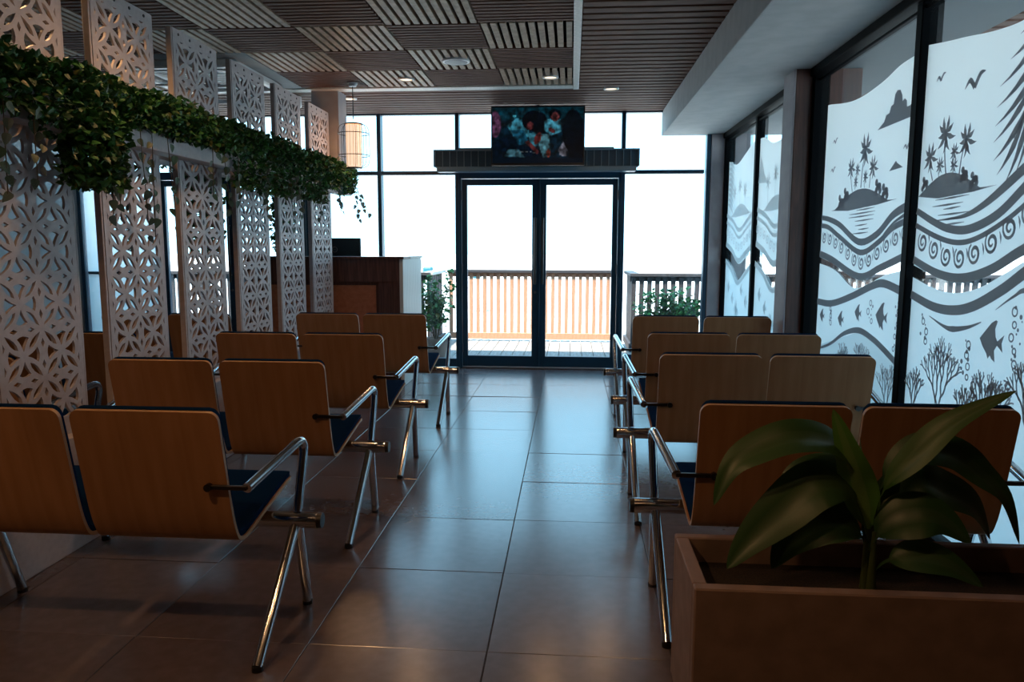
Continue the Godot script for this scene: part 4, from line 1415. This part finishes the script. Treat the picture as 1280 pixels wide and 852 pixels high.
	l.omni_range = 10
	l.omni_attenuation = 2
	l.shadow_enabled = true
	p.add_child(l)
	l.position = Vector3(0, 2.155, 0)
	# dome cameras
	for q in [[Vector3(-2.62, TOP, -7.1), "white ceiling dome camera beside the grey post behind the screens"], [Vector3(2.02, SOF, -7.35), "dark dome camera under the outside soffit beyond the etched glass"]]:
		var d := thing("dome_camera", q[1], "security camera", q[0], "dome cameras")
		st = mb()
		lathe(st, [Vector2(0.062, -0.10), Vector2(0.07, -0.09), Vector2(0.07, 0.0)], Vector3.ZERO, 20)
		obj("housing", st, M.white_plastic, d)
		st = mb()
		lathe(st, [Vector2(0.0001, -0.155), Vector2(0.03, -0.148), Vector2(0.05, -0.125), Vector2(0.056, -0.098)], Vector3.ZERO, 20)
		obj("dome", st, M.black_plastic, d)


# ---------------------------------------------------------------- television
func fill_poly(im: Image, p: PackedVector2Array, c: Color) -> void:
	var lo := Vector2(1e9, 1e9)
	var hi := Vector2(-1e9, -1e9)
	for q in p:
		lo = lo.min(q)
		hi = hi.max(q)
	for y in range(maxi(0, int(lo.y)), mini(im.get_height(), int(hi.y) + 1)):
		for x in range(maxi(0, int(lo.x)), mini(im.get_width(), int(hi.x) + 1)):
			if Geometry2D.is_point_in_polygon(Vector2(x + 0.5, y + 0.5), p):
				im.set_pixel(x, y, c)

func blob(im: Image, c: Vector2, r: Vector2, col: Color, turn := 0.0) -> void:
	var p := PackedVector2Array()
	for k in 20:
		p.append(c + (Vector2(cos(TAU * k / 20), sin(TAU * k / 20)) * r).rotated(turn))
	fill_poly(im, p, col)

func make_tv() -> void:
	var im := Image.create(226, 140, false, Image.FORMAT_RGB8)
	im.fill(rgb(8, 40, 58))
	var dark := rgb(6, 14, 26)
	var skin := rgb(112, 52, 56)
	fill_poly(im, PackedVector2Array([Vector2(0, 0), Vector2(226, 0), Vector2(226, 26), Vector2(120, 34), Vector2(0, 30)]), rgb(10, 62, 78))
	blob(im, Vector2(6, 42), Vector2(16, 34), rgb(118, 72, 110))                 # someone at the left edge
	fill_poly(im, PackedVector2Array([Vector2(0, 86), Vector2(60, 60), Vector2(120, 100), Vector2(130, 140), Vector2(0, 140)]), rgb(6, 26, 46))
	fill_poly(im, PackedVector2Array([Vector2(36, 46), Vector2(60, 26), Vector2(84, 34), Vector2(92, 60), Vector2(84, 88), Vector2(62, 84), Vector2(48, 66)]), rgb(70, 160, 186))
	fill_poly(im, PackedVector2Array([Vector2(46, 56), Vector2(78, 56), Vector2(92, 90), Vector2(66, 96)]), rgb(24, 100, 132))
	blob(im, Vector2(102, 34), Vector2(28, 26), dark)                            # bent heads with dark hair
	blob(im, Vector2(120, 40), Vector2(16, 28), dark)
	blob(im, Vector2(94, 46), Vector2(9, 10), skin)
	fill_poly(im, PackedVector2Array([Vector2(88, 66), Vector2(108, 62), Vector2(114, 96), Vector2(98, 104)]), rgb(60, 130, 150))
	fill_poly(im, PackedVector2Array([Vector2(80, 86), Vector2(90, 84), Vector2(118, 110), Vector2(112, 120)]), skin)
	fill_poly(im, PackedVector2Array([Vector2(116, 66), Vector2(142, 68), Vector2(146, 124), Vector2(126, 126), Vector2(114, 90)]), rgb(96, 156, 172))
	blob(im, Vector2(113, 78), Vector2(8, 16), rgb(120, 48, 50), 0.4)
	fill_poly(im, PackedVector2Array([Vector2(130, 34), Vector2(148, 26), Vector2(170, 30), Vector2(172, 62), Vector2(146, 72), Vector2(130, 58)]), rgb(84, 178, 206))   # child in pale shirt
	blob(im, Vector2(156, 20), Vector2(15, 15), dark)
	blob(im, Vector2(156, 24), Vector2(10, 12), rgb(128, 62, 64))
	blob(im, Vector2(152, 22), Vector2(1.6, 1.2), dark)
	blob(im, Vector2(160, 22), Vector2(1.6, 1.2), dark)
	blob(im, Vector2(156, 30), Vector2(3.0, 1.2), rgb(90, 30, 34))
	blob(im, Vector2(148, 58), Vector2(9, 5), skin, 0.5)
	fill_poly(im, PackedVector2Array([Vector2(164, 106), Vector2(178, 84), Vector2(190, 92), Vector2(186, 124), Vector2(168, 122)]), rgb(140, 140, 156))
	blob(im, Vector2(140, 116), Vector2(5, 12), rgb(160, 70, 60))
	blob(im, Vector2(200, 60), Vector2(26, 54), dark)                            # long dark hair from behind
	fill_poly(im, PackedVector2Array([Vector2(186, 70), Vector2(226, 60), Vector2(226, 140), Vector2(192, 140)]), dark)
	fill_poly(im, PackedVector2Array([Vector2(28, 124), Vector2(40, 104), Vector2(66, 106), Vector2(82, 126)]), rgb(78, 132, 150))
	blob(im, Vector2(55, 22), Vector2(4, 4), rgb(90, 210, 235))
	for q in [[62, 110, 5], [70, 110, 10], [82, 111, 9], [94, 110, 6], [101, 114, 9]]:
		im.fill_rect(Rect2i(q[0], q[1], q[2] - 2, 2), rgb(190, 200, 205))            # the caption, too small to read
	im.fill_rect(Rect2i(0, 128, 226, 12), rgb(5, 20, 34))
	var nz := FastNoiseLite.new()
	nz.seed = 5
	nz.frequency = 0.05
	nz.fractal_octaves = 4
	for y in 128:
		for x in 226:
			var c := im.get_pixel(x, y)
			var k := clampf(0.72 + 0.75 * nz.get_noise_2d(x, y) + 0.25 * nz.get_noise_2d(x * 4.0 + 300.0, y * 0.7), 0.25, 1.25)
			im.set_pixel(x, y, Color(minf(c.r * k, 1.0), minf(c.g * k, 1.0), minf(c.b * k, 1.0)))
	im.resize(84, 52, Image.INTERPOLATE_BILINEAR)
	im.resize(226, 140, Image.INTERPOLATE_CUBIC)
	var tex := ImageTexture.create_from_image(im)
	var sm := StandardMaterial3D.new()
	sm.resource_name = "screen_picture"
	sm.albedo_color = rgb(8, 10, 12)
	sm.roughness = 0.25
	sm.emission_enabled = true
	sm.emission_texture = tex
	sm.emission_operator = BaseMaterial3D.EMISSION_OP_MULTIPLY
	sm.emission = Color.WHITE
	sm.emission_energy_multiplier = 0.5
	var z := -7.6
	var t := thing("television", "wide flat television hanging from the ceiling over the doors, showing a film", "television", Vector3(-0.345, 2.405, z))
	var st := mb()
	bx(st, Vector3(0, 0, -0.022), Vector3(0.925, 0.572, 0.05), 0.006)
	obj("housing", st, M.black_plastic, t)
	st = mb()
	var w := 0.449
	tri(st, Vector3(-w, -0.262, 0.0045), Vector3(w, -0.262, 0.0045), Vector3(w, 0.272, 0.0045), Vector3.BACK, Vector3.BACK, Vector3.BACK, Vector2(0, 1), Vector2(1, 1), Vector2(1, 0))
	tri(st, Vector3(-w, -0.262, 0.0045), Vector3(w, 0.272, 0.0045), Vector3(-w, 0.272, 0.0045), Vector3.BACK, Vector3.BACK, Vector3.BACK, Vector2(0, 1), Vector2(1, 0), Vector2(0, 0))
	obj("screen", st, sm, t)
	st = mb()
	bx2(st, Vector3(-0.46, -0.285, 0.003), Vector3(0.46, -0.262, 0.009), 0.001)
	bx2(st, Vector3(-0.46, 0.272, 0.003), Vector3(0.46, 0.285, 0.009), 0.001)
	bx2(st, Vector3(-0.46, -0.262, 0.003), Vector3(-0.449, 0.272, 0.009), 0.001)
	bx2(st, Vector3(0.449, -0.262, 0.003), Vector3(0.46, 0.272, 0.009), 0.001)
	obj("bezel", st, M.black_plastic, t)
	st = mb()
	tube(st, [Vector3(0, 0.0, -0.09), Vector3(0, TOP - 2.405 + 0.01, -0.09)], 0.022, 12)
	bx(st, Vector3(0, 0, -0.07), Vector3(0.3, 0.25, 0.04), 0.004)
	obj("ceiling_mount", st, M.black_plastic, t)
	# the screen's own glow
	var al := AreaLight3D.new()
	al.name = "screen_light"
	al.area_size = Vector2(0.88, 0.52)
	al.light_color = Color(0.45, 0.8, 1.0)
	al.light_energy = 0.03
	al.shadow_enabled = true
	t.add_child(al)
	al.position = Vector3(0, 0, 0.02)
	al.rotation.y = PI
	# air curtain over the doors
	var a := thing("air_curtain", "long grey air curtain unit with upright vanes above the double doors", "air curtain", Vector3(-0.378, 2.10, -7.93))
	boxed("housing", Vector3(-1.055, 0.035, -0.10), Vector3(1.055, 0.21, 0.045), M.unit_grey, a, 0.006)
	boxed("top_lip", Vector3(-0.80, 0.207, -0.10), Vector3(0.80, 0.232, 0.03), M.unit_trim, a, 0.004)
	boxed("outlet_tray", Vector3(-1.03, -0.012, -0.09), Vector3(1.03, 0.04, 0.06), M.unit_trim, a, 0.008)
	boxed("grille_border", Vector3(-1.06, 0.198, 0.03), Vector3(1.06, 0.212, 0.065), M.unit_trim, a, 0.003)
	boxed("grille_border", Vector3(-1.06, 0.036, 0.03), Vector3(-1.045, 0.2, 0.065), M.unit_trim, a, 0.003)
	boxed("grille_border", Vector3(1.045, 0.036, 0.03), Vector3(1.06, 0.2, 0.065), M.unit_trim, a, 0.003)
	for k in 29:
		var x := -1.04 + 0.0745 * k
		if x > 1.05:
			break
		boxed("vane", Vector3(x - 0.003, 0.04, 0.04), Vector3(x + 0.003, 0.2, 0.06), M.unit_trim, a)


# ---------------------------------------------------------------- reception desk
func make_desk() -> void:
	var d := thing("reception_desk", "dark wood reception desk with orange inset panel and pale end", "desk", Vector3(0, 0, 0))
	var zf := -6.93
	var st := mb()
	bx2(st, Vector3(-3.05, 0.0, zf - 0.05), Vector3(-1.60, 1.20, zf - 0.024), 0.003)
	bx2(st, Vector3(-3.05, 0.985, zf - 0.03), Vector3(-1.60, 1.20, zf), 0.003)
	bx2(st, Vector3(-1.80, 0.06, zf - 0.03), Vector3(-1.60, 0.985, zf), 0.003)
	bx2(st, Vector3(-3.05, 0.06, zf - 0.03), Vector3(-2.86, 0.985, zf), 0.003)
	bx2(st, Vector3(-2.86, 0.06, zf - 0.03), Vector3(-1.80, 0.22, zf), 0.003)
	obj("front_panel", st, M.walnut, d)
	st = mb()
	bx2(st, Vector3(-2.86, 0.955, zf - 0.03), Vector3(-1.80, 0.985, zf - 0.012), 0.001)
	bx2(st, Vector3(-1.828, 0.22, zf - 0.03), Vector3(-1.80, 0.955, zf - 0.012), 0.001)
	obj("inset_border", st, M.pier_wood, d)
	boxed("inset_panel", Vector3(-2.86, 0.22, zf - 0.03), Vector3(-1.828, 0.955, zf - 0.016), M.desk_inset, d)
	boxed("end_panel", Vector3(-1.60, 0.0, -7.78), Vector3(-1.565, 1.20, zf), M.pale_laminate, d, 0.003)
	boxed("end_panel", Vector3(-3.085, 0.0, -7.78), Vector3(-3.05, 1.20, zf), M.walnut, d, 0.003)
	boxed("countertop", Vector3(-3.10, 1.20, -7.2), Vector3(-1.555, 1.222, zf + 0.012), M.walnut, d, 0.003)
	boxed("end_cap", Vector3(-1.612, 1.20, -7.79), Vector3(-1.55, 1.222, -7.2), M.pale_laminate, d, 0.003)
	boxed("worktop", Vector3(-3.05, 0.72, -7.78), Vector3(-1.60, 0.75, zf - 0.05), M.walnut, d, 0.003)
	boxed("kick_plate", Vector3(-3.05, 0.0, zf - 0.03), Vector3(-1.60, 0.06, zf - 0.012), M.black_plastic, d)
	var m := thing("computer_monitor", "dark computer monitor seen from behind over the reception desk", "monitor", Vector3(-2.365, 0.75, -7.42))
	st = mb()
	bx(st, Vector3(0, 0.485, 0), Vector3(0.53, 0.33, 0.03), 0.008)
	bx(st, Vector3(0, 0.40, 0.02), Vector3(0.22, 0.12, 0.03), 0.012)
	obj("back_shell", st, M.navy_plastic, m)
	st = mb()
	var rg := []
	for k in 25:
		rg.append(Vector3(0.002 + cos(TAU * k / 24) * 0.026, 0.535 + sin(TAU * k / 24) * 0.026, 0.017))
	tube(st, rg, 0.0028, 6, -1.0, false)
	for q in [[-0.012, 0.0], [-0.004, 0.4], [0.004, 0.0], [0.012, 0.0]]:
		bx(st, Vector3(0.002 + q[0], 0.535, 0.017), Vector3(0.002, 0.014, 0.002), 0.0, Transform3D.IDENTITY)
	obj("maker_emblem", st, M.grey_metal, m)
	st = mb()
	bx2(st, Vector3(-0.03, 0.01, -0.01), Vector3(0.03, 0.42, 0.02), 0.004)
	bx2(st, Vector3(-0.12, 0.0, -0.1), Vector3(0.12, 0.014, 0.09), 0.004)
	obj("stand", st, M.black_plastic, m)


# ---------------------------------------------------------------- outside
func fence_run(label: String, a: Vector3, b: Vector3, pitch: float, wide: float, mslat: Material, mrail: Material) -> void:
	var f := thing("deck_railing", label, "railing", Vector3.ZERO, "slatted deck railings")
	var d := (b - a).normalized()
	var ln := a.distance_to(b)
	var ang := atan2(-d.z, d.x)
	var t := Transform3D(Basis(Vector3.UP, ang), a)
	var st := mb()
	bx(st, Vector3(ln * 0.5, 0.975, 0), Vector3(ln, 0.04, 0.12), 0.004, t)
	obj("top_rail", st, mrail, f)
	st = mb()
	bx(st, Vector3(ln * 0.5, 0.925, -0.036), Vector3(ln, 0.06, 0.03), 0.003, t)
	obj("upper_rail", st, mslat, f)
	st = mb()
	bx(st, Vector3(ln * 0.5, 0.06, 0.038), Vector3(ln, 0.09, 0.035), 0.003, t)
	obj("lower_rail", st, mslat, f)
	st = mb()
	bx(st, Vector3.ZERO, Vector3(wide, 0.91, 0.04), 0.002, Transform3D(Basis(Vector3.UP, ang), Vector3.ZERO))
	var m := st.commit()
	var n := int(ln / pitch)
	for k in n:
		var s := obj("slat", m, mslat, f)
		s.position = t * Vector3((k + 0.5) * pitch, 0.495, 0.0)

func make_outside() -> void:
	# deck boards run away from the doors
	var dk := struct("deck", "grey timber deck boards outside the glass doors")
	var lg := mb()
	bx(lg, Vector3.ZERO, Vector3(0.138, 0.03, 2.52), 0.003)
	var lb := lg.commit()
	lg = mb()
	bx(lg, Vector3.ZERO, Vector3(0.138, 0.03, 1.35), 0.003)
	var sb := lg.commit()
	for k in range(-26, 46):
		var x := -0.36 + 0.144 * k
		if x < -4.0 or x > 6.0:
			continue
		var bay := x > -1.78 and x < 0.74
		var o := obj("board", lb if bay else sb, M.deck_wood, dk)
		o.position = Vector3(x, -0.03, BZ - 0.12 - (1.26 if bay else 0.675))
	var st := mb()
	bx2(st, Vector3(-6.0, -0.25, -10.8), Vector3(6.5, -0.06, BZ - 0.1))
	obj("joists", st, M.fence_dark, dk)
	# side terrace beyond the etched windows
	st = mb()
	bx2(st, Vector3(1.76, -0.25, BZ - 0.1), Vector3(6.5, -0.02, 2.5))
	struct("terrace", "pale terrace floor beyond the etched windows", st, M.deck_wood)
	fence_run("sunlit orange-brown slatted railing straight ahead through the double doors", Vector3(-1.75, 0, -10.6), Vector3(0.70, 0, -10.6), 0.0966, 0.05, M.fence_wood, M.fence_dark)
	fence_run("short slatted railing return left of the doors, running outwards", Vector3(-1.82, 0, -9.485), Vector3(-1.82, 0, -10.52), 0.0966, 0.056, M.fence_dark, M.pale_laminate)
	fence_run("short slatted railing return right of the doors, running outwards", Vector3(0.79, 0, -10.52), Vector3(0.79, 0, -9.485), 0.0966, 0.056, M.fence_dark, M.fence_dark)
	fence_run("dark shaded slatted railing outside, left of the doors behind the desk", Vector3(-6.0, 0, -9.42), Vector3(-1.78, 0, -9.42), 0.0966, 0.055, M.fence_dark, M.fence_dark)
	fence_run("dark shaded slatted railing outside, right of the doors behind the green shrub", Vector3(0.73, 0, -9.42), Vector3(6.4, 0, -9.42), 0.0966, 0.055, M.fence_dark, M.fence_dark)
	# eaves outside the right-hand glazing
	st = mb()
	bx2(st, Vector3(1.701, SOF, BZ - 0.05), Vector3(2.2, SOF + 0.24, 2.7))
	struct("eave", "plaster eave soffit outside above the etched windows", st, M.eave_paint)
	var ev := struct("eave", "dark timber slats under the outer eave beyond the etched windows")
	boxed("backing", Vector3(2.2, SOF + 0.05, BZ - 0.05), Vector3(4.4, SOF + 0.24, 2.7), M.void_black, ev)
	var es := mb()
	bx(es, Vector3.ZERO, Vector3(2.2, 0.05, 0.085), 0.0)
	var em := es.commit()
	for k in 60:
		var s := obj("slat", em, M.slat_wood_red, ev)
		s.position = Vector3(3.3, SOF + 0.025, -8.0 + 0.125 * k)
	# shrubs
	var lm := small_leaf(3, 0)
	var spec := [[Vector3(-1.58, -0.015, -8.72), 1.0, 0.24, "green shrub outside between the reception desk and the double doors"], [Vector3(1.02, -0.015, -8.9), 0.82, 0.34, "green leafy shrub outside the glazing right of the double doors"], [Vector3(1.36, -0.015, -8.95), 0.84, 0.2, "smaller green shrub outside beside the corner column"]]
	for q in spec:
		var s := thing("shrub", q[3], "shrub", q[0], "shrubs on the deck")
		st = mb()
		lathe(st, [Vector2(0.0001, 0.0), Vector2(0.10, 0.0), Vector2(0.14, 0.26), Vector2(0.125, 0.26), Vector2(0.12, 0.22), Vector2(0.0001, 0.22)], Vector3.ZERO, 18)
		obj("pot", st, M.concrete, s)
		var xf := []
		var cols := []
		for k in 16:
			st = mb()
			var a := rng.randf_range(0, TAU)
			var r: float = q[2] * rng.randf_range(0.3, 1.0)
			var tip := Vector3(cos(a) * r, q[1] * rng.randf_range(0.65, 1.0), sin(a) * r * 0.6)
			var path := cr([Vector3(0, 0.2, 0), tip * 0.5 + Vector3(0, 0.15, 0), tip], 6)
			tube(st, path, 0.006, 5, 0.002)
			obj("stem", st, M.stem, s)
			for j in 46:
				var pt: Vector3 = path[rng.randi_range(4, path.size() - 1)]
				xf.append(Transform3D(rand_basis(rng.randf_range(0.035, 0.06)), pt + Vector3(rng.randf_range(-0.06, 0.06), rng.randf_range(-0.04, 0.04), rng.randf_range(-0.05, 0.05))))
				var c := leaf_tint()
				cols.append(Color(c.r * 1.6, c.g * 1.6, c.b * 1.6))
		scatter("foliage", s, lm, xf, cols)
	# quay and water
	st = mb()
	bx2(st, Vector3(-260, -3.2, -420), Vector3(260, -3.0, 30))
	struct("sea", "bright hazy water and quay beyond the deck", st, M.sea)
	for q in [[Vector3(-8.4, -3.0, -40), 1.6, "small moored boat far off left of the doors"], [Vector3(-6.2, -3.0, -50), 1.2, "tiny distant boat seen through the left door leaf"], [Vector3(-10.6, -3.0, -56), 1.2, "tiny distant boat above the end of the reception desk"]]:
		var b := thing("boat", q[2], "boat", q[0], "moored boats on the bright water")
		st = mb()
		var k: float = q[1]
		bx(st, Vector3(0, 0.9 * k, 0), Vector3(1.0 * k, 1.8 * k, 0.9 * k), 0.2 * k)
		obj("hull", st, M.white_plastic, b)
		st = mb()
		bx(st, Vector3(-0.1 * k, 2.1 * k, 0), Vector3(0.6 * k, 0.5 * k, 0.6 * k), 0.1 * k)
		obj("cabin", st, M.boat_teal, b)


func _ready() -> void:
	rng.seed = 4711
	make_view()
	make_materials()
	make_shell()
	make_glazing()
	make_outside()
	make_films()
	make_screens()
	make_benches()
	make_desk()
	make_planter()
	make_fittings()
	make_tv()
	make_greenery()
